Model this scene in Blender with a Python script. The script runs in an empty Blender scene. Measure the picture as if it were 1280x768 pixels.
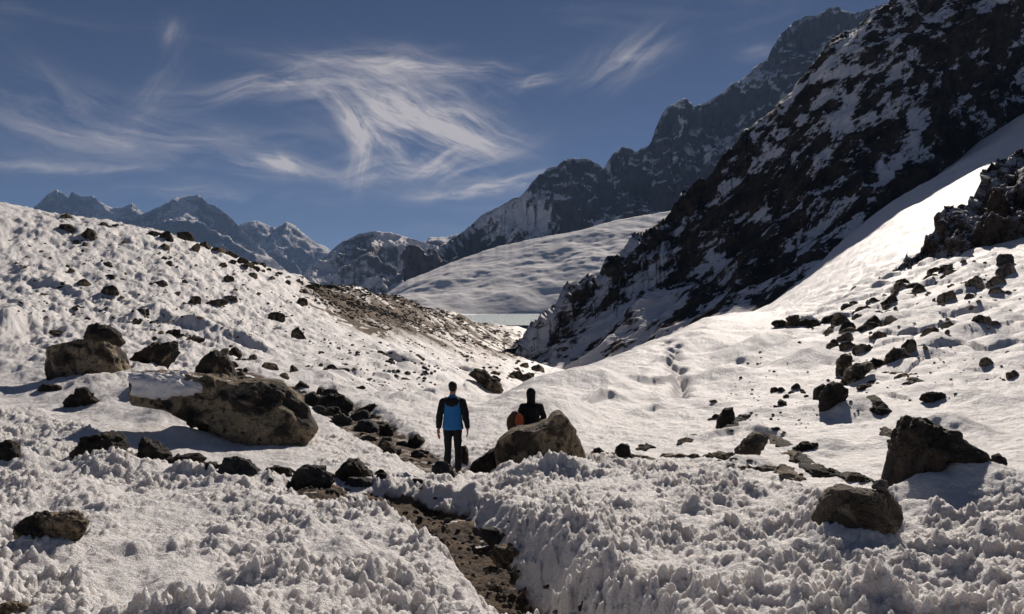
import bpy, bmesh, math, random
import numpy as np
from mathutils import Vector, Matrix

# ------------------------------------------------------------------ camera, world, sun
sc = bpy.context.scene
F = 1108.0; CX = 640.0; HY = 374.0          # focal length / horizon in photograph pixels
cam_d = bpy.data.cameras.new('camera'); cam = bpy.data.objects.new('camera', cam_d)
sc.collection.objects.link(cam); sc.camera = cam
cam_d.sensor_width = 36; cam_d.lens = 36 * F / 1280.0
cam_d.shift_y = -(384 - HY) / 1280.0
cam_d.clip_start = 0.1; cam_d.clip_end = 60000
cam.location = (0, 0, 0); cam.rotation_euler = (math.radians(90), 0, 0)

SUN_AZ = math.radians(17)      # right of straight ahead
SUN_EL = math.radians(28)
sun_dir = Vector((math.sin(SUN_AZ) * math.cos(SUN_EL), math.cos(SUN_AZ) * math.cos(SUN_EL), math.sin(SUN_EL)))
sd = bpy.data.lights.new('sun', 'SUN'); sd.energy = 4.8; sd.angle = math.radians(0.5); sd.color = (1.0, 0.90, 0.80)
so = bpy.data.objects.new('sun', sd); sc.collection.objects.link(so)
so.rotation_euler = (-sun_dir).to_track_quat('-Z', 'Y').to_euler()
sc.view_settings.view_transform = 'Standard'; sc.view_settings.look = 'None'
sc.view_settings.gamma = 1.0; sc.view_settings.exposure = 0.0
SKY = 0.05

class Nd:
    """tiny expression helper on a node tree"""
    def __init__(s, nt): s.nt = nt
    def new(s, t, **k):
        n = s.nt.nodes.new(t)
        for a, b in k.items(): setattr(n, a, b)
        return n
    def put(s, sock, v):
        if hasattr(v, 'is_output'): s.nt.links.new(v, sock)
        else: sock.default_value = v
    def m(s, op, a, b=None, c=None, clamp=False):
        n = s.new('ShaderNodeMath', operation=op); n.use_clamp = clamp
        s.put(n.inputs[0], a)
        if b is not None: s.put(n.inputs[1], b)
        if c is not None: s.put(n.inputs[2], c)
        return n.outputs[0]
    def add(s, a, b): return s.m('ADD', a, b)
    def sub(s, a, b): return s.m('SUBTRACT', a, b)
    def mul(s, a, b): return s.m('MULTIPLY', a, b)
    def ss(s, v, lo, hi):
        n = s.new('ShaderNodeMapRange', interpolation_type='SMOOTHSTEP')
        s.put(n.inputs['Value'], v); s.put(n.inputs['From Min'], lo); s.put(n.inputs['From Max'], hi)
        return n.outputs['Result']
    def comb(s, x, y, z):
        n = s.new('ShaderNodeCombineXYZ')
        for i, v in enumerate((x, y, z)): s.put(n.inputs[i], v)
        return n.outputs[0]
    def sep(s, v):
        n = s.new('ShaderNodeSeparateXYZ'); s.put(n.inputs[0], v); return n.outputs
    def vscale(s, v, sc_):
        n = s.new('ShaderNodeVectorMath', operation='MULTIPLY'); s.put(n.inputs[0], v); n.inputs[1].default_value = sc_
        return n.outputs[0]
    def noise(s, v, scale=1, detail=4, rough=.55, dist=0.0, color=False):
        n = s.new('ShaderNodeTexNoise'); s.put(n.inputs['Vector'], v)
        n.inputs['Scale'].default_value = scale; n.inputs['Detail'].default_value = detail
        n.inputs['Roughness'].default_value = rough; n.inputs['Distortion'].default_value = dist
        return n.outputs['Color' if color else 'Fac']
    def mix(s, f, a, b):
        n = s.new('ShaderNodeMix', data_type='RGBA'); s.put(n.inputs[0], f)
        for k, v in ((6, a), (7, b)):
            if hasattr(v, 'is_output'): s.nt.links.new(v, n.inputs[k])
            else: n.inputs[k].default_value = (*v, 1)
        return n.outputs[2]
    def bump(s, h, strength, dist, normal=None):
        n = s.new('ShaderNodeBump'); s.put(n.inputs['Height'], h)
        n.inputs['Strength'].default_value = strength; n.inputs['Distance'].default_value = dist
        if normal is not None: s.nt.links.new(normal, n.inputs['Normal'])
        return n.outputs[0]

# --- world: Nishita sky with thin cirrus
w = bpy.data.worlds.new('World'); sc.world = w; w.use_nodes = True
nt = w.node_tree; nt.nodes.clear(); N = Nd(nt)
sky = N.new('ShaderNodeTexSky', sky_type='NISHITA'); sky.sun_disc = False
sky.sun_elevation = SUN_EL; sky.sun_rotation = SUN_AZ
sky.altitude = 5000; sky.air_density = 0.7; sky.dust_density = 0.25; sky.ozone_density = 1.6
tc = N.new('ShaderNodeTexCoord').outputs['Generated']
dx, dy, dz = N.sep(tc)
az = N.m('ARCTAN2', dx, dy)
el = N.m('ARCSINE', dz)
def ang(px, py):
    x = (px - CX) / F; z = (HY - py) / F
    return math.atan2(x, 1), math.asin(z / math.sqrt(1 + x * x + z * z))
warp = N.noise(N.comb(az, el, 0.3), 7, 3, .5, color=True)
wx, wy, wz = N.sep(warp)
azw = N.add(az, N.mul(N.sub(wx, .5), .055)); elw = N.add(el, N.mul(N.sub(wy, .5), .045))
total = None
# px, py, half length, half height (px), tilt deg, strength, streak direction relative deg
CL = [(370, 96, 110, 13, 12, .60, 8), (500, 80, 110, 12, -3, .55, -6), (430, 112, 90, 22, 0, .30, 4), (525, 150, 85, 38, -16, .95, -24), (440, 150, 34, 16, -45, .95, -48),
      (500, 132, 50, 16, -8, .8, -14), (590, 158, 46, 16, -20, .95, -26), (455, 190, 14, 30, 80, .0, 78), (452, 190, 36, 14, 78, .55, 76), (335, 206, 62, 10, -8, .80, -12), (350, 212, 16, 9, -50, .7, -50),
      (520, 205, 90, 22, 8, .5, 16), (560, 190, 50, 12, 25, .4, 28), (610, 231, 66, 9, 5, .95, 8), (655, 103, 40, 7, 18, .55, 20), (780, 72, 52, 22, 26, .22, 40), (790, 70, 30, 10, 14, .30, 15),
      (130, 160, 120, 30, -8, .24, -12), (110, 140, 70, 14, -40, .08, -44), (190, 120, 60, 16, 66, .10, 64), (213, 38, 13, 12, 70, .22, 60),
      (150, 212, 190, 8, -1, .36, 0), (200, 168, 120, 12, 0, .26, -4), (260, 248, 90, 8, 0, .40, 2), (940, 60, 30, 10, -5, .12, 0)]
for i, (px, py, hl, hh, tilt, st, sdir) in enumerate(CL):
    a0, e0 = ang(px, py); t = math.radians(tilt); s_ = math.radians(sdir)
    da = N.sub(azw, a0); de = N.sub(elw, e0)
    u = N.add(N.mul(da, math.cos(t) / (hl / F)), N.mul(de, math.sin(t) / (hl / F)))
    v = N.sub(N.mul(de, math.cos(t) / (hh / F)), N.mul(da, math.sin(t) / (hh / F)))
    r2 = N.add(N.mul(u, u), N.mul(v, v))
    g = N.m('EXPONENT', N.mul(r2, -0.9))
    su = N.add(N.mul(da, math.cos(s_) * 7), N.mul(de, math.sin(s_) * 7))
    sv = N.sub(N.mul(de, math.cos(s_) * 42), N.mul(da, math.sin(s_) * 42))
    nz = N.noise(N.comb(su, sv, i * 3.7), 1.0, 7, .68, .5)
    c = N.mul(N.mul(g, N.ss(nz, .37, .80)), st * 2.0)
    total = c if total is None else N.m('ADD', total, c)
gen = N.noise(N.vscale(tc, (2.2, 2.2, 9)), 1.6, 6, .62, .6)
total = N.add(total, N.mul(N.ss(gen, .50, .85), .16))
total = N.m('MINIMUM', total, .8)
total = N.mul(total, N.ss(dz, -.01, .03))
tint = N.new('ShaderNodeMix', data_type='RGBA', blend_type='MULTIPLY'); tint.inputs[0].default_value = 1
nt.links.new(sky.outputs[0], tint.inputs[6]); tint.inputs[7].default_value = (0.76, 0.73, 0.77, 1)
CLOUD = 13.0
colr = N.mix(total, tint.outputs[2], (CLOUD, CLOUD * .92, CLOUD * .90))
bg = N.new('ShaderNodeBackground'); nt.links.new(colr, bg.inputs[0]); bg.inputs[1].default_value = SKY
ow = N.new('ShaderNodeOutputWorld'); nt.links.new(bg.outputs[0], ow.inputs[0])

# ------------------------------------------------------------------ numpy noise
def _h(ix, iy, iz, seed):
    h = (ix.astype(np.int64) * 374761393 + iy.astype(np.int64) * 668265263 + iz * 2147483647 + seed * 974711) & 0xffffffff
    h = ((h ^ (h >> 13)) * 1274126177) & 0xffffffff
    h = ((h ^ (h >> 15)) * 2246822519) & 0xffffffff
    return ((h ^ (h >> 16)) & 0xffffff) / float(0xffffff)
def n2(x, y, seed=0):
    ix = np.floor(x); iy = np.floor(y); fx = x - ix; fy = y - iy
    ux = fx * fx * fx * (fx * (fx * 6 - 15) + 10); uy = fy * fy * fy * (fy * (fy * 6 - 15) + 10)
    def g(a, b):
        t = _h(ix + a, iy + b, 0, seed) * 6.2831853
        return np.cos(t) * (fx - a) + np.sin(t) * (fy - b)
    a = g(0, 0); b = g(1, 0); c = g(0, 1); d = g(1, 1)
    return (a + (b - a) * ux) * (1 - uy) + (c + (d - c) * ux) * uy      # about -.7 .. .7
def fbm2(x, y, o=4, seed=0, gain=.5, lac=2.03):
    r = 0; a = 1.0
    for i in range(o):
        r = r + a * n2(x, y, seed + i * 17); a *= gain; x = x * lac + 3.1; y = y * lac + 7.7
    return r
def n3(x, y, z, seed=0):
    iz = np.floor(z); fz = z - iz; uz = fz * fz * (3 - 2 * fz)
    a = n2v(x, y, iz, seed); b = n2v(x, y, iz + 1, seed)
    return a + (b - a) * uz
def n2v(x, y, iz, seed):
    ix = np.floor(x); iy = np.floor(y); fx = x - ix; fy = y - iy
    ux = fx * fx * (3 - 2 * fx); uy = fy * fy * (3 - 2 * fy)
    izl = iz.astype(np.int64)
    def g(a, b): return _h(ix + a, iy + b, izl, seed) * 2 - 1
    a = g(0, 0); b = g(1, 0); c = g(0, 1); d = g(1, 1)
    return (a + (b - a) * ux) * (1 - uy) + (c + (d - c) * ux) * uy
def fbm3(p, s, o=4, seed=0, gain=.5):
    r = 0; a = 1.0; x, y, z = p[..., 0] * s, p[..., 1] * s, p[..., 2] * s
    for i in range(o):
        r = r + a * n3(x, y, z, seed + i * 31); a *= gain; x = x * 2.03 + 1.7; y = y * 2.03 + 5.3; z = z * 2.03 + 9.1
    return r
def ridged3(p, s, o=5, seed=0, gain=.5):
    r = 0; a = 1.0; x, y, z = p[..., 0] * s, p[..., 1] * s, p[..., 2] * s
    for i in range(o):
        r = r + a * (1 - 2.2 * np.abs(n3(x, y, z, seed + i * 31))); a *= gain; x = x * 2.03 + 1.7; y = y * 2.03 + 5.3; z = z * 2.03 + 9.1
    return r
def worley(x, y, seed=0):
    ix = np.floor(x); iy = np.floor(y); best = np.full(x.shape, 9.0); idv = np.zeros(x.shape)
    for a in (-1, 0, 1):
        for b in (-1, 0, 1):
            cx = ix + a; cy = iy + b
            jx = cx + .15 + .7 * _h(cx, cy, 1, seed); jy = cy + .15 + .7 * _h(cx, cy, 2, seed)
            d = (x - jx) ** 2 + (y - jy) ** 2
            m = d < best; best = np.where(m, d, best); idv = np.where(m, _h(cx, cy, 3, seed), idv)
    return np.sqrt(best), idv
def sst(v, a, b):
    t = np.clip((v - a) / (b - a), 0, 1); return t * t * (3 - 2 * t)
def W(px, py, d): return Vector(((px - CX) / F * d, d, (HY - py) / F * d))

# ------------------------------------------------------------------ base relief: thin plate spline over (azimuth, log distance)
COLS = {
 -60: [(768,6.4),(640,10),(560,16),(490,26),(430,38),(380,50),(320,64),(250,84),(285,110),(350,200),(398,450),(404,1000)],
 8:   [(768,6.4),(640,10),(560,16),(490,26),(430,38),(380,50),(320,66),(258,88),(290,115),(350,200),(398,450),(404,1000)],
 100: [(768,6.3),(640,10.3),(570,15),(520,21),(470,28),(420,42),(370,56),(320,72),(272,90),(300,118),(360,220),(400,500),(404,1000)],
 200: [(768,6.3),(640,10.5),(590,14),(530,20),(480,27),(430,42),(380,58),(330,75),(292,92),(325,125),(370,220),(402,500),(404,1000)],
 300: [(768,6.2),(640,10.5),(590,14.3),(535,21),(490,28),(440,45),(390,66),(325,100),(352,135),(385,240),(404,500),(404,1000)],
 380: [(768,6.2),(640,10.5),(590,14.5),(540,21.5),(500,30),(450,48),(400,75),(350,118),(368,160),(394,280),(405,500),(404,1000)],
 440: [(768,6.2),(640,10.5),(595,14.5),(540,22),(500,31),(450,55),(410,84),(380,125),(356,165),(374,220),(398,350),(406,560),(404,1000)],
 500: [(768,6.2),(640,10.7),(600,15),(550,21),(510,30),(460,56),(420,110),(390,170),(371,235),(385,300),(402,450),(407,700),(404,1000)],
 560: [(768,6.2),(640,11),(594,16.8),(545,24),(505,36),(465,62),(435,120),(410,230),(394,380),(400,480),(409,700),(409,830),(396,1300),(390,1700)],
 610: [(768,6.2),(640,11.2),(590,17),(545,24),(516,30),(507,34),(512,42),(494,60),(462,110),(436,220),(420,380),(411,650),(409.5,830),(398,1300),(392,1700)],
 650: [(768,6.2),(640,11.2),(585,17.5),(545,24),(510,30),(488,38),(484,42),(496,56),(494,75),(470,120),(448,220),(428,400),(413,680),(409.5,830),(398,1300)],
 720: [(768,6.2),(640,11.2),(575,18),(530,27),(490,39),(461,52),(461,56),(480,72),(484,110),(474,150),(464,220),(462,300),(440,600),(430,1200)],
 800: [(768,6.2),(640,11.2),(575,18),(530,30),(485,43),(436,60),(433,64),(450,82),(446,140),(445,220),(450,400),(430,1200)],
 880: [(768,6.2),(640,11.2),(575,18),(530,29),(480,44),(440,58),(399,76),(404,96),(412,150),(411,215),(430,400),(430,1200)],
 960: [(768,6.2),(640,11.2),(580,17),(530,27),(480,40),(440,53),(398,76),(398,100),(390,150),(382,220),(400,350),(420,1200)],
 1040:[(768,6.2),(640,11),(580,16.5),(530,25),(480,37),(440,49),(400,66),(375,90),(345,150),(313,255),(325,400),(380,1200)],
 1110:[(768,6.2),(640,10.8),(580,16),(530,24),(480,34),(430,47),(390,63),(360,80),(318,130),(256,288),(270,400),(360,1200)],
 1200:[(768,6.2),(640,10.6),(580,15.5),(530,22.5),(480,31),(430,42),(380,57),(330,84),(285,120),(238,190),(203,340),(225,460),(340,1200)],
 1280:[(768,6.2),(640,10.5),(580,15),(530,22),(480,29),(430,39),(370,55),(305,82),(250,115),(205,190),(148,392),(170,520),(320,1200)],
 1360:[(768,6.2),(640,10.5),(570,15),(520,22),(470,29),(410,39),(350,55),(280,82),(230,115),(170,190),(90,440),(120,600),(300,1200)],
}
cp = []; cv = []
for px, lst in COLS.items():
    for py, d in lst:
        x = (px - CX) / F * d; z = (HY - py) / F * d; r = math.hypot(x, d)
        cp.append((math.atan2(x, d) * 2.2, math.log(r) * .8)); cv.append(z / r)
cp = np.array(cp); cv = np.array(cv)
def _U(r2): return np.where(r2 > 1e-14, r2 * np.log(r2 + 1e-20), 0)
n_ = len(cp); A = np.zeros((n_ + 3, n_ + 3))
A[:n_, :n_] = _U(((cp[:, None] - cp[None]) ** 2).sum(-1)) + np.eye(n_) * 2e-4
A[:n_, n_] = 1; A[:n_, n_ + 1:] = cp; A[n_, :n_] = 1; A[n_ + 1:, :n_] = cp.T
coef = np.linalg.solve(A, np.concatenate([cv, np.zeros(3)]))
def tps(th, lr):
    q = np.stack([th.ravel() * 2.2, lr.ravel() * .8], -1).astype(np.float64); out = np.zeros(len(q))
    for i in range(0, len(q), 60000):
        s = q[i:i + 60000]; d = (s[:, None, 0] - cp[None, :, 0]) ** 2 + (s[:, None, 1] - cp[None, :, 1]) ** 2
        out[i:i + 60000] = (d * np.log(d + 1e-20)) @ coef[:n_] + coef[n_] + s @ coef[n_ + 1:]
    return out.reshape(th.shape)
TH0, TH1, NTH = -.62, .62, 300; LR0, LR1, NLR = math.log(4), math.log(1900), 620
gth, glr = np.meshgrid(np.linspace(TH0, TH1, NTH), np.linspace(LR0, LR1, NLR), indexing='ij')
TG = tps(gth, glr)
def _cub(p0, p1, p2, p3, t):
    return p1 + .5 * t * (p2 - p0 + t * (2 * p0 - 5 * p1 + 4 * p2 - p3 + t * (3 * (p1 - p2) + p3 - p0)))
def base(x, y):
    r = np.hypot(x, y); th = np.arctan2(x, y)
    a = np.clip((np.clip(th, TH0, TH1) - TH0) / (TH1 - TH0) * (NTH - 1), 1.001, NTH - 3.001)
    b = np.clip((np.log(np.clip(r, 4, 1900)) - LR0) / (LR1 - LR0) * (NLR - 1), 1.001, NLR - 3.001)
    ia = a.astype(int); ib = b.astype(int); fa = a - ia; fb = b - ib
    rows = [_cub(TG[ia + k, ib - 1], TG[ia + k, ib], TG[ia + k, ib + 1], TG[ia + k, ib + 2], fb) for k in (-1, 0, 1, 2)]
    t = _cub(*rows, fa)
    z = t * np.clip(r, 4, 1900)
    z = np.where(r < 6, -1.62 + (z + 1.62) * sst(r, .5, 6), z)
    wb = sst(np.abs(th), .8, 1.9)
    z = z * (1 - wb) + (-1.8 - .01 * r) * wb
    far = sst(r, 1500, 1900)
    return z * (1 - far) + (-60) * far
def pix(x, y, z):
    yy = np.maximum(y, .05); return np.clip(CX + F * x / yy, -400, 1700), np.clip(HY - F * z / yy, -200, 1200)
def hit_f(px, py, hf, dmin=4.5, dmax=1000, n=1400):
    a, b = math.log(dmin), math.log(dmax)
    for stage in (260, 48):
        d = np.exp(np.linspace(a, b, stage)); x = (px - CX) / F * d; z = (HY - py) / F * d
        g = hf(x, d) - z; i = int(np.argmax(g > 0))
        if g[i] <= 0: break
        if stage == 260: a, b = math.log(d[max(i - 1, 0)]), math.log(d[i])
    if g[i] <= 0: i = int(np.argmax(g))
    return float(x[i]), float(d[i]), float(z[i] if g[i] > 0 else z[i] + g[i])

# the trodden path and the hollows, first as points on the snow
def poly_world(pts): return [hit_f(p[0], p[1], base)[:2] + tuple(p[2:]) for p in pts]
PATH = poly_world([(790,800,.12,.5),(735,768,.14,.58),(697,738,.16,.6),(655,704,.17,.56),(612,672,.27,.48),(565,640,.42,.38),(520,626,.75,.28),(470,618,.85,.18),(425,612,.7,.10),(390,606,.3,.05)])
SIDE = poly_world([(600,585,.25,.25),(575,592,.35,.3),(555,583,.5,.28),(520,563,.7,.22),(480,542,.8,.2),(440,516,.9,.2),(395,500,.8,.18),(350,486,.6,.15),(300,462,.5,.1)])
def seg_dist(x, y, P):
    best = np.full(x.shape, 1e9); w_ = np.zeros(x.shape); dp = np.zeros(x.shape); sd_ = np.zeros(x.shape)
    for a, b in zip(P[:-1], P[1:]):
        ax, ay = a[:2]; bx, by = b[:2]; ux, uy = bx - ax, by - ay; L2 = ux * ux + uy * uy
        t = np.clip(((x - ax) * ux + (y - ay) * uy) / L2, 0, 1)
        d = np.hypot(x - ax - t * ux, y - ay - t * uy); m = d < best
        best = np.where(m, d, best); w_ = np.where(m, a[2] + (b[2] - a[2]) * t, w_); dp = np.where(m, a[3] + (b[3] - a[3]) * t, dp)
        sd_ = np.where(m, np.sign((x - ax) * uy - (y - ay) * ux), sd_)
    return best, w_, dp, sd_
# drift scarps: lip whose camera side is steep and in shade (px,py,height,length of tail)
SCARPS = [([(-60,425),(10,415),(55,404),(95,412)], .9, 5), ([(150,402),(200,398),(245,412),(300,428),(335,440)], .85, 5),
          ([(28,352),(70,358),(110,372)], .5, 4), ([(120,498),(160,494),(205,500),(240,520)], .3, 1.6),
          ([(770,478),(800,482),(830,478),(850,470)], .55, 3), ([(730,505),(760,500),(795,505)], .5, 3), ([(820,455),(835,452),(850,458)], .6, 2),
          ([(880,550),(930,542),(990,548)], .25, 2),
          ([(560,455),(590,470),(615,480)], .5, 4), ([(470,440),(500,452),(540,462)], .4, 4), ([(520,490),(545,500),(600,492)], .35, 3), ([(780,520),(850,512),(900,516)], .25, 2)]
SC_W = [([hit_f(p[0], p[1], base)[:2] for p in pts], h, t) for pts, h, t in SCARPS]
# rounded mounds (px,py of centre, radius px x, height m)
MOUNDS = [(1030,565,55,.42),(1140,650,50,.42),(1010,520,40,.25),(1085,470,30,.3),(675,560,22,.45),(880,380,50,.0),(230,515,40,.25),
          (735,520,40,.25),(830,500,34,.3),(795,545,26,.2),(950,470,50,.4),(1215,500,70,.35),(1150,520,50,.25),(430,690,44,.22),(240,735,70,.12),(390,665,22,.22),(610,470,24,.7),
          (520,610,24,.22),(590,620,26,.25),(1100,420,24,.4),(1000,440,60,.4),(30,520,40,.3),(740,482,95,1.5),(950,440,80,1.7),(1012,455,55,1.4),(860,425,60,.9),(690,515,60,.8),(1060,520,60,1.1),(1180,540,60,.9),(900,470,45,.9),(965,520,60,.6),(1150,455,70,1.0),(1220,420,60,1.2),(1100,560,60,.5),(830,520,60,.4),(620,480,40,.8)]
MO_W = []
for px, py, rp, h in MOUNDS:
    h *= .55
    x, y, z = hit_f(px, py, base); MO_W.append((x, y, rp / F * y, h))
SKIRTS = [(1065,690,60,.22),(1100,668,36,.20),(1022,672,26,.18),(675,598,50,.36),(632,597,14,.18),(125,590,50,.16),(190,592,30,.14),(245,602,40,.14),(300,610,40,.14),(60,692,40,.14),(25,588,30,.14),
          (1140,630,34,.2),(1212,622,72,.52,.9),(120,476,60,.18),(200,466,34,.16),(270,478,34,.16),(200,520,40,.25),(240,550,50,.22),(935,584,34,.16),(390,614,26,.1),(1250,678,34,.14),(335,604,20,.12),
          (720,588,20,.18),(1065,770,40,.1),(555,606,12,.08)]
SK_W = []
for e_ in SKIRTS:
    px, py, rp, h = e_[:4]; x, y, z = hit_f(px, py, base); SK_W.append((x, y, rp / F * y, h, e_[4] if len(e_) > 4 else .25 + .28 * rp / F * y))
def relief(x, y, skirts=True):
    """smooth relief + the path trench; what rocks are set on"""
    z = base(x, y); r = np.hypot(x, y); px, py = pix(x, y, z)
    dw = sst(r, 12, 40)
    z = z + dw * .22 * fbm2(x / 2.6 + .4 * y / 6, y / 4.2, 3, 11) + sst(r, 30, 120) * .7 * fbm2(x / 9, y / 14, 3, 12)
    z = z + sst(r, 150, 500) * 5 * fbm2(x / 60, y / 80, 4, 13) * (1 - sst(r, 800, 900))
    z = z + .10 * fbm2(x / 1.3, y / 1.3, 3, 15) * (1 - sst(r, 30, 60))
    for P, h, tail in SC_W:
        ys = np.array([p[1] for p in P]); xs = np.array([p[0] / p[1] for p in P]); q = x / np.maximum(y, .1)
        yc = np.interp(q, xs, ys) + .5 * n2(q * 20, q * 0, 5) * tail * .3
        L_ = xs[-1] - xs[0]; edge = sst(q, xs[0] - .3 * L_, xs[0] + .4 * L_) * (1 - sst(q, xs[-1] - .4 * L_, xs[-1] + .3 * L_)) * (.75 + .6 * n2(q * 22, q * 0 + h * 9, 7))
        s = y - yc; s0 = h * 1.5
        prof = np.where(s < 0, np.clip(1 + s / s0, 0, 1) ** 1.3, np.exp(-np.clip(s, 0, 99) / tail) * np.cos(np.clip(s / tail * .6, 0, 1.5)))
        z = z + h * edge * prof
    for mx, my, mr, h in MO_W:
        z = z + h * np.exp(-((x - mx) ** 2 + ((y - my) / 1.3) ** 2) / (mr * .62) ** 2)
    for mx, my, mr, h, dr in (SK_W if skirts else []):
        z = z + h * np.exp(-(np.abs(x - mx) / mr) ** 2.6 - ((y - my) / dr) ** 2)
    d, w_, dp, s_ = seg_dist(x, y, PATH); d = d + .09 * fbm2(x * 2.5, y * 2.5, 3, 3)
    z = z - dp * 1.05 * (1 - sst(d, w_, w_ + .6))
    d, w_, dp, s_ = seg_dist(x, y, SIDE); d = d + .2 * fbm2(x * 1.5, y * 1.5, 3, 4)
    z = z - dp * (1 - sst(d, w_ * .8, w_ + .4))
    return z
def hit(px, py): return hit_f(px, py, relief)
def hit0(px, py): return hit_f(px, py, lambda x, y: relief(x, y, False))
def blob(px, py, cx, cy, rx, ry, soft=.35):
    return 1 - sst(np.hypot((px - cx) / rx, (py - cy) / ry), 1 - soft, 1 + soft)
def spikes(px, py, r):
    """amount of needle snow (sun cups and small penitentes)"""
    line = np.interp(px, [0, 100, 200, 330, 420, 520, 600, 700, 760, 880, 960, 1020, 1120, 1200, 1280], [505, 525, 580, 590, 600, 590, 585, 560, 560, 572, 590, 600, 618, 640, 610])
    a = sst(py, line - 10, line + 22)
    a = np.maximum(a, .55 * blob(px, py, 470, 565, 85, 45)); a = np.maximum(a, .5 * blob(px, py, 640, 560, 60, 20) * 1.0)
    a = np.maximum(a, .5 * blob(px, py, 520, 535, 60, 14)); a = np.maximum(a, .28 * blob(px, py, 840, 545, 160, 16))
    a = a * (1 - .85 * blob(px, py, 200, 728, 95, 34)) * (1 - .75 * blob(px, py, 440, 690, 62, 22)) * (1 - .6 * blob(px, py, 195, 500, 45, 25))
    a = a * (1 - .55 * blob(px, py, 160, 660, 150, 35)) * (1 - .9 * blob(px, py, 1190, 595, 52, 26)) * (1 - .8 * blob(px, py, 1140, 640, 26, 22))
    a = a * (1 - .7 * blob(px, py, 205, 530, 40, 22))
    return a
def full(x, y):
    z0 = base(x, y); px, py = pix(x, y, z0); r = np.hypot(x, y)
    z = relief(x, y)
    d, w_, dp, s_ = seg_dist(x, y, PATH); dd = d + .09 * fbm2(x * 2.5, y * 2.5, 3, 3)
    onpath = 1 - sst(dd, w_ * .95, w_ + .16)
    d2, w2, dp2, s2 = seg_dist(x, y, SIDE); dd2 = d2 + .25 * fbm2(x * 1.5, y * 1.5, 3, 4)
    onside = (1 - sst(dd2, w2 * .7, w2 + .2)) * (.5 + .5 * sst(fbm2(x * 3, y * 3, 3, 8), -.2, .1))
    a = spikes(px, py, r) * (1 - onpath) * (1 - .8 * onside)
    big = sst(py, 600, 720)                                       # taller needles on the near banks
    wx_ = .10 * n2(x * 4, y * 4, 51); wy_ = .10 * n2(x * 4 + 9, y * 4, 52)
    f1, i1 = worley((x + wx_) * 6.4, (y + wy_) * 5.6, 1); f2, i2 = worley((x + wx_ * .6) * 13, (y + wy_ * .6) * 10.5, 2)
    f3, i3 = worley(x * 27, y * 20, 6)
    c1 = np.clip(1 - f1 * 1.25, 0, 1); c2 = np.clip(1 - f2 * 1.2, 0, 1); c3 = np.clip(1 - f3 * 1.15, 0, 1)
    vary = .35 + .95 * sst(fbm2(x * .9, y * .9, 3, 33), -.45, .5)
    nearp = np.exp(-np.clip(d - w_, 0, 9) / .35) * (.35 + .65 * (s_ > 0))
    h = (.03 + .035 * big) * c1 * (i1 ** 1.5 * 1.5) + .055 * np.clip(1 - 2.6 * np.abs(n2(x * 3.4 + wx_ * 3, y * 2.7 + wy_ * 3, 77)), 0, 1) * (.4 + .6 * i2) + (.062 + .02 * big) * c2 ** .8 * (.15 + i2) + .032 * c3 ** .8 * (.3 + i3)
    h = h + .13 * fbm2(x * 1.7, y * 1.7, 5, 34, .6) + .012 * fbm2(x * 22, y * 22, 2, 35)
    z = z + a * vary * h * (1 + .35 * nearp)
    soft = 1 - a
    z = z + soft * (1 - sst(r, 60, 150)) * (.05 * fbm2(x * 1.6 + y * .3, y * 1.2, 4, 41, .6) + .010 * fbm2(x * 11, y * 9, 2, 42)) * sst(r, 3, 8)
    # wind scoops and lumps of the trampled middle ground
    lum = blob(px, py, 500, 470, 150, 55, .5); fq, iq = worley(x / 1.5, y / 2.0, 61)
    z = z + lum * .5 * np.clip(1 - fq * 1.1, 0, 1) * iq
    le = blob(px, py, 180, 350, 260, 130, .3); z = z + le * .34 * fbm2(x * .8 + y * .35, y * .5, 5, 62, .6)
    rt = blob(px, py, 1160, 400, 170, 90, .4); fq, iq = worley(x / 1.9, y / 2.4, 63); z = z + rt * .8 * np.clip(1 - fq * 1.15, 0, 1) ** .8 * iq
    # foot holes up the right hand hump
    for (fx, fy, fr, fh) in FEET:
        z = z - fh * np.exp(-(((x - fx) ** 2 + ((y - fy) / 1.5) ** 2) / fr ** 2))
    z = z + onpath * (.05 * fbm2(x * 3, y * 3, 4, 91, .6)) + onside * .04 * fbm2(x * 3, y * 3, 3, 92)
    onpath = onpath * (1 - .9 * sst(fbm2(x * 1.6, y * 1.6, 4, 93, .6) + .5 * (1 - np.clip(d / (w_ + .1), 0, 1)) * -1, .02, .12) * sst(d / (w_ + .05), .25, .6))
    # dirt amount
    dirt = np.maximum(onpath, .9 * onside)
    mor = blob(px, py, 470, 392, 110, 34, .35) * sst(r, 70, 100)
    streak = fbm2((x * .8 + y * .25) / 9, (y - x * .9) / 40, 4, 71)
    m2 = .8 * mor * sst(streak + .9 * fbm2(x / 2.2, y / 5, 5, 72, .65) + .05 * (430 - py) / 40, .0, .3)
    mor2 = blob(px, py, 560, 400, 70, 16, .5) * sst(r, 120, 180)
    m3 = .85 * mor2 * sst(fbm2(x / 9, y / 40, 5, 73, .65), -.05, .35)
    m3 = np.maximum(m3, np.maximum(.40 * blob(px, py, 540, 405, 150, 42, .35), .36 * blob(px, py, 610, 440, 60, 26, .5)) * sst(r, 75, 120) * (.75 + .5 * fbm2(x / 12, y / 25, 4, 74)))
    yl = np.interp(px, [365, 440, 500, 570, 650], [350, 360, 374, 398, 414]); q_ = py - yl
    bandm = sst(q_, -6, 5) * (1 - sst(q_, 26 + .06 * (660 - px), 60 + .1 * (660 - px))) * sst(px, 355, 385) * (1 - sst(px, 640, 680)) * sst(r, 80, 110)
    m3 = np.maximum(m3, bandm * (.47 + .38 * fbm2((x + .5 * y) / 7, (y - 1.2 * x) / 40, 5, 75, .62) + .12 * (px < 520)))
    dirt = np.maximum(dirt, np.maximum(m2, m3) * (1 - sst(r, 700, 850)))
    return z, dirt
random.seed(4)
FEET = []
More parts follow.
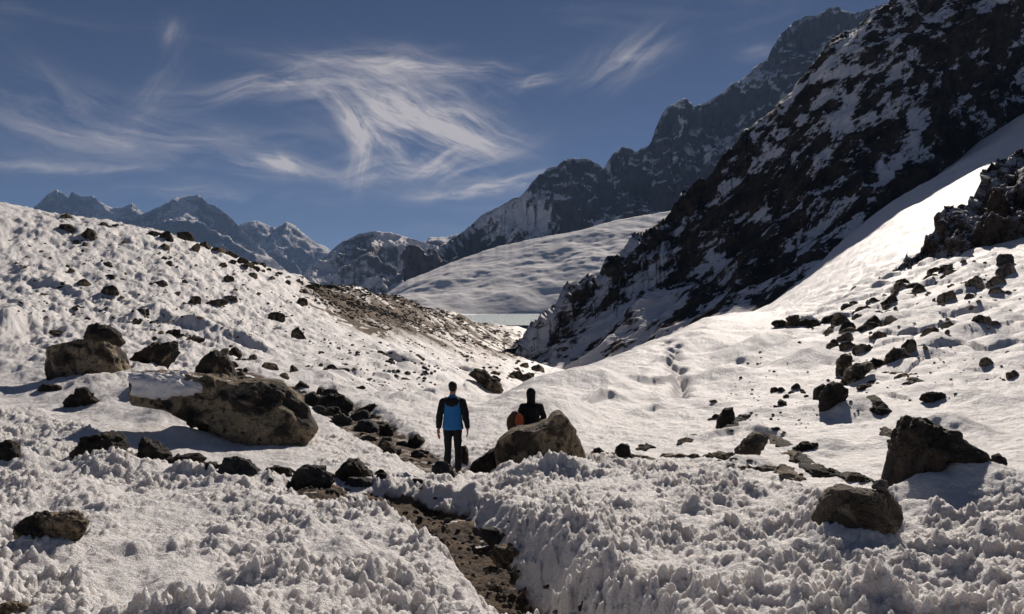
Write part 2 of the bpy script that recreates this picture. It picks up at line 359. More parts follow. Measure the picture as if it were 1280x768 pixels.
for t in np.linspace(0, 1, 34):
    px = np.interp(t, [0, .45, 1], [851, 848, 838]) + random.uniform(-7, 7) * (.4 + t); py = np.interp(t, [0, 1], [500, 430])
    x, y, z = hit_f(px, py, base); FEET.append((x, y, random.uniform(.24, .42), random.uniform(.35, .55)))
for px, py in ((895,438),(905,441),(888,452),(866,440),(870,446),(925,455),(940,462),(860,428),(815,440)):
    x, y, z = hit_f(px, py, base); FEET.append((x, y, random.uniform(.2, .45), random.uniform(.1, .3)))

# ------------------------------------------------------------------ helpers for objects
col = sc.collection
def link(o): col.objects.link(o); return o
def mesh_np(name, V, Q, mats, smooth=True):
    me = bpy.data.meshes.new(name); V = np.asarray(V, np.float32); Q = np.asarray(Q, np.int32); k = Q.shape[1]
    me.vertices.add(len(V)); me.vertices.foreach_set('co', V.ravel())
    me.loops.add(Q.size); me.loops.foreach_set('vertex_index', Q.ravel())
    me.polygons.add(len(Q)); me.polygons.foreach_set('loop_start', np.arange(0, Q.size, k, dtype=np.int32))
    me.polygons.foreach_set('use_smooth', np.full(len(Q), smooth, dtype=bool))
    me.update(calc_edges=True)
    for m in (mats if isinstance(mats, (list, tuple)) else [mats]): me.materials.append(m)
    return me
def grid_quads(nu, nv, wrap=False):
    i = np.arange(nu if wrap else nu - 1)[:, None]; j = np.arange(nv - 1)[None]; i2 = (i + 1) % nu
    return np.stack([i * nv + j, i2 * nv + j, i2 * nv + j + 1, i * nv + j + 1], -1).reshape(-1, 4)
def add_obj(name, me, parent=None, label=None, cat=None, group=None, kind=None):
    o = bpy.data.objects.new(name, me); link(o)
    if parent: o.parent = parent
    if label: o['label'] = label
    if cat: o['category'] = cat
    if group: o['group'] = group
    if kind: o['kind'] = kind
    return o

# ------------------------------------------------------------------ materials
def mat(name):
    m = bpy.data.materials.new(name); m.use_nodes = True; t = m.node_tree; t.nodes.clear(); n = Nd(t)
    p = n.new('ShaderNodeBsdfPrincipled'); o = n.new('ShaderNodeOutputMaterial'); t.links.new(p.outputs[0], o.inputs[0])
    return m, n, p
SNOW = (.80, .775, .765)
def m_ground():
    m, n, p = mat('snow_ground'); pos = n.new('ShaderNodeNewGeometry').outputs['Position']
    at = n.new('ShaderNodeAttribute', attribute_name='dirt').outputs['Fac']
    f = n.ss(n.add(at, n.mul(n.sub(n.noise(pos, 6, 5, .6), .5), .5)), .42, .58)
    g = n.noise(pos, 3.5, 6, .65); g2 = n.noise(pos, 30, 4, .7)
    dirt = n.mix(n.ss(g, .35, .68), (.05, .036, .025), (.21, .135, .08))
    dirt = n.mix(n.ss(g2, .55, .75), dirt, (.28, .21, .15))
    sn = n.mix(n.ss(n.noise(pos, .35, 4, .6), .35, .7), (.89, .86, .84), (.84, .815, .80))
    sn = n.mix(n.mul(n.ss(at, .04, .48), .8), sn, (.22, .175, .14))
    n.put(p.inputs['Base Color'], n.mix(f, sn, dirt)); n.put(p.inputs['Roughness'], n.add(.62, n.mul(f, .3)))
    h = n.add(n.noise(pos, 55, 3, .6), n.mul(n.noise(pos, 9, 5, .65), 2.2))
    h = n.add(h, n.mul(n.noise(n.vscale(pos, (1, .6, 1)), 1.6, 6, .6), 5))
    n.put(p.inputs['Normal'], n.bump(h, 1.0, .045))
    n.put(p.inputs['Specular IOR Level'], .3)
    n.put(p.inputs['Subsurface Weight'], n.mul(n.sub(1.0, f), .55)); p.inputs['Subsurface Scale'].default_value = .09; p.inputs['Subsurface Radius'].default_value = (1.0, .9, .82)
    return m
def m_rock(name, dark, mid, light, light_amt, scale=1.0):
    m, n, p = mat(name); pos = n.new('ShaderNodeTexCoord').outputs['Object']
    a = n.noise(pos, 2.2 * scale, 6, .68, .4); b = n.noise(pos, 9 * scale, 6, .7); c = n.noise(pos, 1.3 * scale, 5, .62, .8)
    base_ = n.mix(n.ss(a, .35, .65), dark, mid)
    base_ = n.mix(n.mul(n.ss(c, .62 - light_amt, .70 - light_amt * .8), n.ss(b, .34, .52)), base_, light)
    base_ = n.mix(n.mul(n.ss(b, .56, .66), .45), base_, dark)
    base_ = n.mix(n.mul(n.ss(n.noise(pos, 40 * scale, 3, .7), .62, .75), .35), base_, (.30, .28, .25))
    n.put(p.inputs['Base Color'], base_); n.put(p.inputs['Roughness'], .85); n.put(p.inputs['Specular IOR Level'], .25)
    cr = n.m('ABSOLUTE', n.sub(n.noise(pos, 2.6 * scale, 4, .6, .8), .5))
    h = n.add(n.mul(b, 1.6), n.noise(pos, 34 * scale, 4, .7)); h = n.add(h, n.mul(n.ss(cr, .0, .03), .9))
    n.put(p.inputs['Normal'], n.bump(h, 1.0, .055))
    return m
def m_mountain(name, thr, width, s1, a1, s2, a2, rock_d, rock_l, snow=SNOW, stretch=(1, 1, 1), bumpd=4.0, bs=.05, kn=1.0, along=None):
    m, n, p = mat(name); geo = n.new('ShaderNodeNewGeometry'); pos = n.vscale(geo.outputs['Position'], stretch)
    if along:
        dt = n.new('ShaderNodeVectorMath', operation='DOT_PRODUCT'); n.put(dt.inputs[0], pos); dt.inputs[1].default_value = along[0]
        mu = n.new('ShaderNodeVectorMath', operation='SCALE'); mu.inputs[0].default_value = tuple(along[1] * c for c in along[0]); n.put(mu.inputs['Scale'], dt.outputs['Value'])
        su = n.new('ShaderNodeVectorMath', operation='SUBTRACT'); n.put(su.inputs[0], pos); n.put(su.inputs[1], mu.outputs[0]); pos = su.outputs[0]
    h = n.add(n.noise(pos, bs, 7, .62), n.mul(n.noise(pos, bs * 5, 5, .65), .22))
    bn = n.bump(h, 1.0, bumpd)
    nz = n.sep(bn)[2]
    v = n.add(n.mul(nz, kn), n.mul(n.sub(n.noise(pos, s1, 5, .6, .5), .5), a1)); v = n.add(v, n.mul(n.sub(n.noise(pos, s2, 6, .68), .5), a2))
    at = n.new('ShaderNodeAttribute', attribute_name='cover').outputs['Fac']
    v = n.add(v, at)
    f = n.ss(v, thr - width, thr + width)
    rock = n.mix(n.ss(n.noise(pos, s2 * 1.5, 6, .7), .38, .66), rock_d, rock_l)
    n.put(p.inputs['Base Color'], n.mix(f, rock, snow)); n.put(p.inputs['Roughness'], .85); n.put(p.inputs['Specular IOR Level'], .15)
    n.put(p.inputs['Normal'], bn)
    return m
M_GROUND = m_ground()
R_DARK = m_rock('rock_dark', (.026, .022, .018), (.095, .076, .056), (.30, .235, .155), .09)
R_OCHRE = m_rock('rock_ochre', (.030, .026, .021), (.115, .093, .066), (.46, .36, .23), .20)
R_TAN = m_rock('rock_tan', (.08, .064, .046), (.24, .19, .135), (.46, .38, .28), .16)
R_GREY = m_rock('rock_grey', (.045, .043, .042), (.11, .105, .10), (.25, .24, .22), .08)
R_PALE = m_rock('rock_pale', (.16, .14, .12), (.32, .29, .25), (.45, .41, .35), .15)
def m_plain(name, c, rough=.8, bump=.0, bs=60, spec=.3, var=.25):
    m, n, p = mat(name); pos = n.new('ShaderNodeTexCoord').outputs['Object']
    k = n.noise(pos, bs * .3, 4, .6)
    n.put(p.inputs['Base Color'], n.mix(k, tuple(v * (1 - var) for v in c), tuple(v * (1 + var) for v in c)))
    n.put(p.inputs['Roughness'], rough); n.put(p.inputs['Specular IOR Level'], spec)
    if bump: n.put(p.inputs['Normal'], n.bump(n.noise(pos, bs, 4, .6), .6, bump))
    return m
M_SNOWCAP = m_plain('snow_cap', SNOW, .7, .02, 14, .25, .05)

# ------------------------------------------------------------------ the ground sheet
az_in = np.linspace(-.66, .66, 960)
az_out = np.linspace(.66, 2 * math.pi - .66, 62)[1:-1]
AZ = np.concatenate([az_in, az_out])
def lg(a, b, n): return np.exp(np.linspace(math.log(a), math.log(b), n, endpoint=False))
RR = np.concatenate([lg(.3, 4.4, 16), lg(4.4, 25, 470), lg(25, 120, 300), lg(120, 1000, 130), lg(1000, 10000, 12), [10000]])
ga, gr = np.meshgrid(AZ, RR, indexing='ij')
gx = np.sin(ga) * gr; gy = np.cos(ga) * gr
gz, gd = full(gx, gy)
V = np.stack([gx, gy, gz], -1).reshape(-1, 3); nv = len(RR)
V = np.vstack([V, [[0, 0, float(gz[:, 0].mean())]]])
me = mesh_np('ground', V, grid_quads(len(AZ), nv, True), M_GROUND)
att = me.attributes.new('dirt', 'FLOAT', 'POINT'); att.data.foreach_set('value', np.append(gd.reshape(-1), 0).astype(np.float32))
ground = add_obj('snow_ground', me, kind='structure')

# lake
m_w, n, p = mat('lake_water'); pos = n.new('ShaderNodeNewGeometry').outputs['Position']
n.put(p.inputs['Base Color'], n.mix(n.noise(pos, .02, 3), (.08, .22, .23), (.12, .27, .27))); n.put(p.inputs['Roughness'], .3)
n.put(p.inputs['Normal'], n.bump(n.noise(n.vscale(pos, (.5, .03, 1)), 1.0, 3, .7), 1.0, 3.5))
LZ = -25.5
lx = np.linspace(-420, 420, 40); ly = np.linspace(860, 1750, 50); a, b = np.meshgrid(lx, ly, indexing='ij')
add_obj('lake_water', mesh_np('lake_water', np.stack([a, b, np.full(a.shape, LZ)], -1).reshape(-1, 3), grid_quads(40, 50), m_w), kind='structure')

# ------------------------------------------------------------------ mountains
def lerp_line(L, n, jit=0, seed=0):
    P = np.array([tuple(W(*p)) for p in L]); s = np.array([p[0] for p in L], float)
    q = np.linspace(s[0], s[-1], n)
    out = np.stack([np.interp(q, s, P[:, k]) for k in range(3)], -1)
    return out
def mountain(name, sky_l, foot_l, nu, nvv, material, amp, scale, seed, jit=0, back=.8, ribs=None, cover=None, pw=1.0, kind='structure', crest_keep=.25, fold=None, jp=3.0, soft=False, **kw):
    E = lerp_line(sky_l, nu); t_ = np.linspace(0, len(sky_l) * 2.5, nu); J = jit * fbm2(t_, t_ * 0 + .37, 6, seed, .62); Fo = lerp_line(foot_l, nu)
    v = np.linspace(0, 1, nvv)[None, :, None] ** 1.0
    front = Fo[:, None] * (1 - v) + E[:, None] * v
    dz = (E[:, 2] - Fo[:, 2])[:, None]
    if pw != 1.0: front[..., 2] = Fo[:, None, 2] + dz * (v[..., 0] ** pw)
    front[..., 2] += J[:, None] * v[..., 0] ** jp; E = E.copy(); E[:, 2] += J
    nb = nvv // 4; vb = np.linspace(0, 1, nb + 1)[None, 1:, None]
    hor = (E - Fo) * np.array([1, 1, 0]); hor = hor * back
    bk = E[:, None] + hor[:, None] * vb; bk[..., 2] = E[:, None, 2] - (E[:, 2] - Fo[:, 2] + 20)[:, None] * vb[..., 0] ** .9
    P = np.concatenate([front, bk], 1)
    vv = np.concatenate([np.linspace(0, 1, nvv), 1 + np.linspace(0, 1, nb + 1)[1:]])[None]
    env = np.where(vv < 1, np.sin(np.clip(vv, 0, 1) * math.pi) ** .6 * (1 - crest_keep) + crest_keep * sst(vv, 0, .15), crest_keep)
    nrm = np.cross(np.gradient(P, axis=0), np.gradient(P, axis=1)); nrm /= np.linalg.norm(nrm, axis=-1, keepdims=True) + 1e-9
    nrm *= np.sign(-(nrm * P).sum(-1, keepdims=True)); 
    Ps = P.copy()
    if fold is not None: Ps = Ps @ np.array(fold)
    d = 1.6 * fbm3(Ps, scale, 5, seed) if soft else ridged3(Ps, scale, 6, seed) - 1.0
    if ribs:
        d = d + ribs[0] * (ridged3(Ps * np.array([1, .35, .25]), scale * ribs[1], 4, seed + 5) - 1)
    dirv = nrm * .75 + np.array([0, -.35, .45]); P = P + dirv * (amp * env * d)[..., None]
    me = mesh_np(name, P.reshape(-1, 3), grid_quads(nu, P.shape[1]), material, True)
    if cover is not None:
        at_ = me.attributes.new('cover', 'FLOAT', 'POINT'); px, py = pix(P[..., 0], P[..., 1], P[..., 2])
        at_.data.foreach_set('value', cover(px, py, P).reshape(-1).astype(np.float32))
    return add_obj(name, me, kind=kind, **kw)

MT_BIG = m_mountain('big_mountain_rock', .315, .014, .03, .38, .13, 2.1, (.018, .015, .012), (.085, .062, .042), bumpd=2.0, bs=.10, kn=.35, stretch=(1, .8, 1.1), along=((.64, .56, .53), .6))
TD = np.array([.62, .55, .56]); TD /= np.linalg.norm(TD); FOLD = np.eye(3) - .62 * np.outer(TD, TD)
SKY1 = [(622, 452, 238.0), (650, 424, 250.9), (687, 386, 262.5), (720, 360, 275.0), (780, 312, 292.9), (835, 268, 314.3), (880, 225, 332.9), (910, 188, 346.0), (950, 150, 360.8), (990, 112, 372.0), (1030, 66, 386.0), (1075, 28, 399.9), (1110, 4, 409.2), (1140, -35, 425), (1180, -85, 450), (1260, -150, 490), (1400, -190, 540), (1500, -190, 580)]
FT1 = [(622,458,232),(650,466,228),(700,472,224),(760,462,218),(820,440,215),(870,420,214),(915,402,214),(960,386,220),(1000,356,230),(1040,318,250),(1080,284,268),(1130,256,290),(1180,225,325),(1230,190,355),(1285,150,392),(1350,100,440),(1480,40,500)]
def cov1(px, py, P):
    low = sst(py, 330, 400) * sst(px, 560, 640) * (1 - sst(px, 800, 860)) * .16
    upper = .07 * blob(px, py, 1050, 110, 120, 80, .6) + .06 * blob(px, py, 1000, 180, 60, 60, .6) + .12 * blob(px, py, 820, 330, 70, 40, .6)
    dark = -.04 * blob(px, py, 1080, 230, 90, 60, .6) - .06 * blob(px, py, 900, 330, 80, 60, .6) + .02 * blob(px, py, 1250, 130, 60, 60, .6) - .10 * blob(px, py, 960, 360, 40, 30, .6)
    gul = .4 * np.exp(-((px - np.interp(py, [150, 220, 300, 380], [1120, 1150, 880, 870])) / 10) ** 2) * 0
    return low + upper + dark
mountain('mountain_slope', SKY1, FT1, 520, 330, MT_BIG, 7.0, .022, 3, jit=3.5, back=.9, fold=FOLD, jp=9.0, cover=cov1, crest_keep=.35)

MT_JAG = m_mountain('jagged_rock', .43, .04, .006, .5, .03, .9, (.022, .019, .020), (.085, .07, .065), bumpd=14, bs=.010, kn=.7, stretch=(1, .6, .6))
SKY2 = [(500,372,2400),(530,318,2600),(560,304,2700),(590,284,2800),(620,263,2850),(650,246,2900),(665,228,2950),(682,214,3000),(700,205,3000),(716,197,3000),(735,200,3000),(747,206,3000),(757,214,3000),(765,196,3050),(778,184,3050),(795,188,3050),(812,182,3050),(820,165,3100),(833,138,3100),(846,126,3100),(857,121,3100),(868,136,3100),(878,130,3100),(896,119,3120),(925,101,3150),(945,84,3150),(962,72,3150),(972,52,3170),(985,34,3200),(1003,22,3200),(1025,16,3200),(1048,12,3200),(1070,16,3200),(1090,8,3200),(1150,-10,3200),(1300,0,3200)]
FT2 = [(480,385,2300),(700,395,2400),(900,395,2450),(1300,395,2500)]
def cov2(px, py, P):
    return .35 * blob(px, py, 670, 262, 34, 24, .5) + .3 * blob(px, py, 640, 280, 40, 20, .6) + .12 * blob(px, py, 900, 200, 60, 60, .7) + .2 * sst(py, 255, 285) * sst(px, 640, 700)
mountain('jagged_ridge', SKY2, FT2, 460, 150, MT_JAG, 95, .0030, 21, jit=11, ribs=(.45, 3.2), cover=cov2, crest_keep=.16)

MT_DOME = m_mountain('dome_rock', .40, .05, .006, .4, .03, .55, (.04, .036, .036), (.12, .10, .09), bumpd=14, bs=.010, kn=.7)
SKY3 = [(355,372,3600),(378,346,3700),(400,327,3750),(418,310,3800),(430,301,3850),(450,293,3850),(470,289,3850),(490,291,3850),(510,297,3850),(530,304,3850),(560,312,3850),(620,330,3850)]
FT3 = [(345,392,3000),(500,392,3000),(620,392,3000)]
def cov3(px, py, P): return .3 * blob(px, py, 500, 300, 30, 12, .6) + .2 * blob(px, py, 400, 345, 30, 16, .6) - .1 * blob(px, py, 450, 310, 30, 14, .6)
mountain('domed_peak', SKY3, FT3, 260, 90, MT_DOME, 45, .0045, 33, jit=4, ribs=(.4, 3), cover=cov3, crest_keep=.15)

MT_WHITE = m_mountain('snow_hill_cover', .30, .05, .006, .15, .05, .28, (.06, .05, .045), (.14, .12, .10), bumpd=1.6, bs=.03)
SKY4 = [(440,396,1750),(485,366,1850),(510,350,1900),(540,338,1950),(580,322,2000),(620,309,2050),(660,300,2050),(700,293,2050),(740,284,2050),(770,275,2080),(800,270,2100),(840,264,2100),(900,258,2100)]
FT4 = [(440,398,1480),(520,394.5,1500),(600,392.5,1530),(680,392.5,1540),(900,392.5,1540)]
def cov4(px, py, P): return -.55 * blob(px, py, 545, 380, 22, 8, .6) - .25 * blob(px, py, 640, 335, 20, 8, .8)
mountain('snow_hill', SKY4, FT4, 240, 110, MT_WHITE, 3.4, .013, 44, soft=True, jit=2, cover=cov4, pw=.85, crest_keep=.08)

MT_FAR = m_mountain('far_peak_rock', .60, .12, .002, .3, .01, .4, (.04, .045, .055), (.10, .10, .11), bumpd=30, bs=.005, kn=.8)
FARD = 9000
def far(name, L, seed, dist, amp=110):
    mountain(name, [(a, b, dist) for a, b in L], [(L[0][0] - 6, 420, dist * .78), (L[-1][0] + 6, 420, dist * .78)], 300, 70, MT_FAR, amp, .0016, seed, jit=6, ribs=(.35, 2.0), crest_keep=.10)
far('far_peak', [(20,275),(47,256),(60,243),(71,237),(80,243),(86,249),(90,240),(100,246),(115,245),(124,252),(140,260),(152,260),(165,254),(178,266),(195,280),(215,300),(240,330)], 5, 8800)
far('far_peak', [(110,310),(150,272),(178,268),(200,258),(215,250),(232,246),(248,244),(258,255),(268,257),(285,270),(300,287),(315,302),(335,320),(360,340),(400,370)], 6, 7600)
far('far_peak', [(250,320),(290,290),(302,280),(318,277),(333,281),(345,285),(358,277),(370,283),(382,294),(395,304),(410,310),(430,330),(460,350)], 7, 8800)
far('far_ridge', [(470,330),(525,306),(537,297),(560,296),(575,292),(590,280),(604,268),(618,261),(650,250),(700,240)], 8, 5400, 90)

# rocky outcrop at the right
MT_OUT = m_mountain('outcrop_rock', .66, .03, .12, .45, .7, .6, (.022, .017, .014), (.10, .072, .05), bumpd=.9, bs=.35)
SKY5 = [(1098,362,90),(1118,338,92),(1150,316,95),(1160,300,97),(1172,280,99),(1190,264,101),(1215,250,103),(1232,240,104),(1238,216,106),(1262,196,108),(1290,182,110),(1340,160,114),(1400,130,118)]
FT5 = [(1092,368,88),(1125,364,86),(1160,352,84),(1190,338,83),(1220,336,82),(1250,322,81),(1290,310,80),(1340,292,80),(1400,270,80)]
def cov5(px, py, P): return .35 * blob(px, py, 1215, 265, 12, 18, .6) + .3 * blob(px, py, 1190, 322, 26, 8, .6) + .35 * blob(px, py, 1262, 198, 12, 8, .6) - .15 * blob(px, py, 1250, 260, 24, 40, .5)
mountain('rock_outcrop', SKY5, FT5, 220, 120, MT_OUT, 2.2, .13, 91, jit=1.2, ribs=(.6, 2.6), cover=cov5, back=.3, crest_keep=.4, kind=None,
         label='dark brown rocky crag above the right snow slope at the frame edge', cat='crag')

# ------------------------------------------------------------------ rocks
def ico(sub):
    bm = bmesh.new(); bmesh.ops.create_icosphere(bm, subdivisions=sub, radius=1)
    v = np.array([tuple(q.co) for q in bm.verts]); f = np.array([[q.index for q in fa.verts] for fa in bm.faces]); bm.free(); return v, f
ICO = {k: ico(k) for k in (3, 4, 5, 6)}
def facet(p, planes):
    for nn, dd in planes:
        s = p @ nn - dd; p = np.where((s > 0)[:, None], p - np.outer(np.maximum(s, 0) * .93, nn), p)
    return p
def outline_rock(name, pts, material, label, cat='boulder', thick=.75, sink=.18, sub=5, seed=0, n=2.6, group=None, rough=.075, d=None, parent=None, dz=0, cuts=14, ctr=None):
    pts = [(a, b) for a, b in pts]; xs = [p[0] for p in pts]; ys = [p[1] for p in pts]
    yb = max(ys); xb = (min(xs) + max(xs)) / 2
    if d is None: hx, hd, hz = hit0(xb, yb - 1)
    else: hd = d
    wm = (max(xs) - min(xs)) / F * hd; hm = (yb - min(ys)) / F * hd
    D = thick * .5 * (wm * .5 + hm * .9); dc = hd + D * .55
    cxp, cyp = xb, (min(ys) + yb) / 2
    c = W(cxp, cyp, dc)
    if ctr: cxp, cyp = ctr; c = W(cxp, cyp, dc)
    ang_ = []; rad = []
    for a, b in pts:
        X = (a - cxp) / F * dc; Z = (cyp - b) / F * dc
        if Z < 0: Z *= 1 + sink * 1.6
        ang_.append(math.atan2(Z, X)); rad.append((X, Z))
    # polygon radius by ray casting, for a star shaped outline
    P2 = np.array(rad); m = 512; th = np.linspace(-math.pi, math.pi, m); R = np.zeros(m)
    for k in range(len(P2)):
        a, b = P2[k], P2[(k + 1) % len(P2)]; e = b - a
        dxx, dyy = np.cos(th), np.sin(th); den = dxx * e[1] - dyy * e[0]
        den = np.where(np.abs(den) < 1e-9, 1e-9, den)
        t = (a[0] * e[1] - a[1] * e[0]) / den; s = (a[0] * dyy - a[1] * dxx) / den
        ok = (t > 0) & (s >= -1e-6) & (s <= 1 + 1e-6); R = np.where(ok, np.maximum(R, t), R)
    R = np.where(R == 0, R[R > 0].mean(), R)
    v, f = ICO[sub]; rho = np.hypot(v[:, 0], v[:, 2]); tt = np.arctan2(v[:, 2], v[:, 0])
    Rr = np.interp(tt, th, R)
    s = (rho ** n + np.abs(v[:, 1]) ** n) ** (-1 / n)
    p = np.stack([s * v[:, 0] * Rr, s * v[:, 1] * D, s * v[:, 2] * Rr], -1)
    rg = random.Random(seed * 7 + len(pts)); size = (wm + hm) / 2; planes = []
    for _ in range(cuts):
        q = np.array([rg.uniform(-.8, .8), rg.choice([-1, -1, 1]) * rg.uniform(.5, 1), rg.uniform(-.6, .9)]); q /= np.linalg.norm(q)
        ext = (p @ q).max(); planes.append((q, ext * rg.uniform(.72, .93)))
    p = facet(p, planes)
    nn = v / np.linalg.norm(v, axis=1, keepdims=True)
    q = p / size + seed * 3.3
    p = p + nn * (size * rough * (1.1 * fbm3(q, 2.2, 3, seed) + .7 * (ridged3(q, 4.5, 3, seed + 3) - .9) * .6))[:, None] + nn * (size * rough * .5 * fbm3(q, 12, 4, seed + 9))[:, None]
    zb = p[:, 2].min(); p[:, 2] -= zb
    me = mesh_np(name, p, f, material, True)
    o = add_obj(name, me, parent, label, cat, group); o.location = (c.x, c.y, c.z + zb + dz)
    return o
def sweep_rock(name, pts, material, label, cat='boulder', seed=0, group=None, depth=1.2):
    """long low rib of rock; pts = (px,py,half height px)"""
    P = []; 
    for a, b, hh in pts:
        x, y, z = hit0(a, b + hh * .6); P.append((x, y, z + hh / F * y * .2, hh / F * y))
    P = np.array(P); ns = 110; nr = 26; t = np.linspace(0, len(P) - 1, ns)
    Q = np.stack([np.interp(t, np.arange(len(P)), P[:, k]) for k in range(4)], -1)
    for _ in range(3): Q[1:-1] = (Q[:-2] + Q[1:-1] * 2 + Q[2:]) / 4
    T = np.gradient(Q[:, :3], axis=0); T[:, 2] = 0; T /= np.linalg.norm(T, axis=1, keepdims=True); S = np.stack([T[:, 1], -T[:, 0], T[:, 0] * 0], -1)
    a = np.linspace(0, 2 * math.pi, nr, endpoint=False); taper = np.clip(np.minimum(np.arange(ns), np.arange(ns)[::-1]) / 5.0, .05, 1) ** .5
    hh = Q[:, 3] * taper
    V = Q[:, None, :3] + S[:, None] * (np.cos(a)[None, :, None] * hh[:, None, None] * depth * 1.9 + 0 * a[None, :, None]) + np.array([0, 0, 1]) * (np.sin(a)[None, :, None] * hh[:, None, None] * 1.15 - hh[:, None, None] * .15)
    o0 = V.reshape(-1, 3).mean(0); o0[2] = V[..., 2].min(); k = Q[:, 3].mean()
    nn = V - Q[:, None, :3]; nn /= np.linalg.norm(nn, axis=-1, keepdims=True) + 1e-9
    V = V + nn * (k * (.95 * fbm3(V / k, .35, 4, seed) + .45 * (ridged3(V / k, .7, 4, seed) - .8)))[..., None]
    Qd = grid_quads(nr, ns, True); V2 = np.transpose(V, (1, 0, 2)).reshape(-1, 3) - o0
    me = mesh_np(name, V2, Qd, material, True); o = add_obj(name, me, None, label, cat, group); o.location = tuple(o0); return o

B = outline_rock
B('boulder', [(62,440),(66,433),(85,428),(112,421),(128,419),(137,424),(150,445),(158,463),(148,467),(100,470),(70,471),(63,458)], R_OCHRE, 'large blocky boulder with ochre face at the far left, flat sloping top', seed=1, sub=6, n=3.4, rough=.035)
B('boulder', [(104,421),(112,404),(122,402),(130,408),(140,412),(152,419),(155,428),(147,430),(138,423),(122,424)], R_DARK, 'jagged black rock leaning on top of the blocky ochre boulder', seed=2, d=25, thick=.6)
B('boulder', [(160,449),(176,438),(190,434),(205,430),(222,424),(227,431),(216,450),(208,462),(180,462),(177,450)], R_DARK, 'pointed dark rock with beak tip, between blocky boulder and long slab', seed=3, n=3)
B('boulder', [(246,462),(249,450),(258,442),(272,440),(284,447),(292,460),(297,474),(270,476),(250,474)], R_DARK, 'upright ribbed dark rock behind the long slab boulder', seed=4)
slab = B('boulder', [(156,492),(158,478),(166,466),(176,461),(230,466),(290,474),(335,477),(362,487),(382,505),(391,523),(388,543),(372,554),(345,552),(312,545),(280,550),(262,543),(240,522),(205,508),(170,504)], R_OCHRE, 'longest boulder on the left, ochre patched face with a snow bank on its back', seed=5, sub=6, n=3.0, thick=.62, rough=.05)
B('boulder', [(90,565),(108,547),(128,540),(146,545),(158,560),(165,577),(150,582),(130,580),(105,574)], R_DARK, 'rounded black boulder in rough snow left of the trail stones', seed=6)
B('boulder', [(135,580),(144,570),(156,567),(168,574),(172,582),(150,586)], R_DARK, 'small dark stone tucked against the rounded black boulder', seed=7, sub=4, thick=.9)
B('boulder', [(171,572),(174,556),(179,548),(195,555),(214,568),(216,575),(200,584),(188,586),(174,580)], R_DARK, 'wedge shaped black boulder with peak at its left end', seed=8)
B('boulder', [(195,584),(205,574),(222,567),(245,567),(254,574),(250,584),(225,589),(203,588)], R_DARK, 'low brown black stone right of the wedge shaped boulder', seed=9)
B('boulder', [(225,592),(238,581),(258,577),(278,581),(291,591),(286,603),(255,602),(232,600)], R_DARK, 'flat dark stone in the row, in front of the rounded grey one', seed=10)
B('boulder', [(274,582),(280,574),(296,572),(312,577),(323,588),(326,602),(305,607),(288,602),(277,592)], R_GREY, 'rounded grey stone at the right end of the left stone row', seed=11)
B('boulder', [(-8,560),(8,551),(20,553),(32,563),(42,574),(28,582),(8,586),(-8,586)], R_DARK, 'dark boulder cut by the left edge beside rough snow', seed=12)
B('boulder', [(45,486),(58,480),(72,481),(78,486),(66,490),(50,490)], R_DARK, 'thin flat dark stone in snow under the blocky ochre boulder', seed=13, sub=4)
B('boulder', [(83,506),(84,494),(94,487),(106,484),(116,492),(123,501),(112,507),(95,509)], R_DARK, 'black lump of rock in snow left of the wind smoothed drift', seed=14, sub=5, rough=.12)
B('boulder', [(16,664),(24,650),(42,643),(66,642),(92,643),(104,656),(96,672),(82,678),(66,691),(54,684),(40,674),(22,678)], R_OCHRE, 'brown black boulder alone in the lower left snow', seed=15, sub=6)
B('boulder', [(-10,760),(10,752),(30,753),(46,762),(40,775),(-10,778)], R_OCHRE, 'low rock at the bottom left corner', seed=16)
B('boulder', [(326,594),(334,585),(348,582),(364,586),(366,597),(345,600)], R_DARK, 'low dark stone with smooth top between the stone row and the path', seed=17, sub=4)
B('boulder', [(362,604),(366,590),(382,584),(402,583),(416,592),(421,604),(402,610),(374,609)], R_GREY, 'cracked grey block at the left end of the brown path', seed=18)
B('boulder', [(416,594),(424,582),(434,574),(446,573),(456,582),(470,594),(468,603),(440,604),(420,602)], R_DARK, 'pointed dark stone standing at the upper edge of the path', seed=19)
B('boulder', [(428,606),(436,596),(452,596),(466,600),(470,608),(448,612)], R_GREY, 'pale flat stone lying below the pointed dark stone', seed=20, sub=4)
B('boulder', [(466,604),(472,593),(484,590),(492,600),(490,608),(476,610)], R_DARK, 'small dark stone at the path edge right of the pointed one', seed=21, sub=4)
B('boulder', [(378,506),(380,494),(392,491),(404,499),(410,510),(396,515)], R_DARK, 'dark stone at the upper end of the rocky ditch', seed=22, sub=4)
B('boulder', [(396,512),(402,498),(414,492),(428,494),(438,504),(442,514),(420,518)], R_DARK, 'smooth black boulder heading the rocky ditch', seed=23)
B('boulder', [(414,530),(418,520),(430,517),(439,524),(440,531),(426,534)], R_GREY, 'grey cobble on the snow side of the ditch', seed=24, sub=4)
B('boulder', [(443,535),(448,526),(462,524),(474,534),(478,546),(460,546)], R_GREY, 'slanting grey slab in the middle of the ditch', seed=25, sub=4)
B('boulder', [(474,546),(476,532),(486,529),(492,538),(491,548)], R_DARK, 'blocky dark stone beside the slanting grey slab', seed=26, sub=4)
B('boulder', [(508,560),(512,547),(522,542),(530,550),(531,561)], R_DARK, 'dark stone in the ditch nearest the standing walker', seed=27, sub=4)
B('boulder', [(540,603),(541,586),(546,577),(556,577),(566,586),(574,598),(570,606),(552,606)], R_GREY, 'squat grey stone right in front of the standing walker', seed=28, n=3.2, d=15.8)
B('boulder', [(568,574),(572,560),(582,557),(586,568),(584,578)], R_DARK, 'small stone right behind the standing walker', seed=29, sub=4, d=18.6)
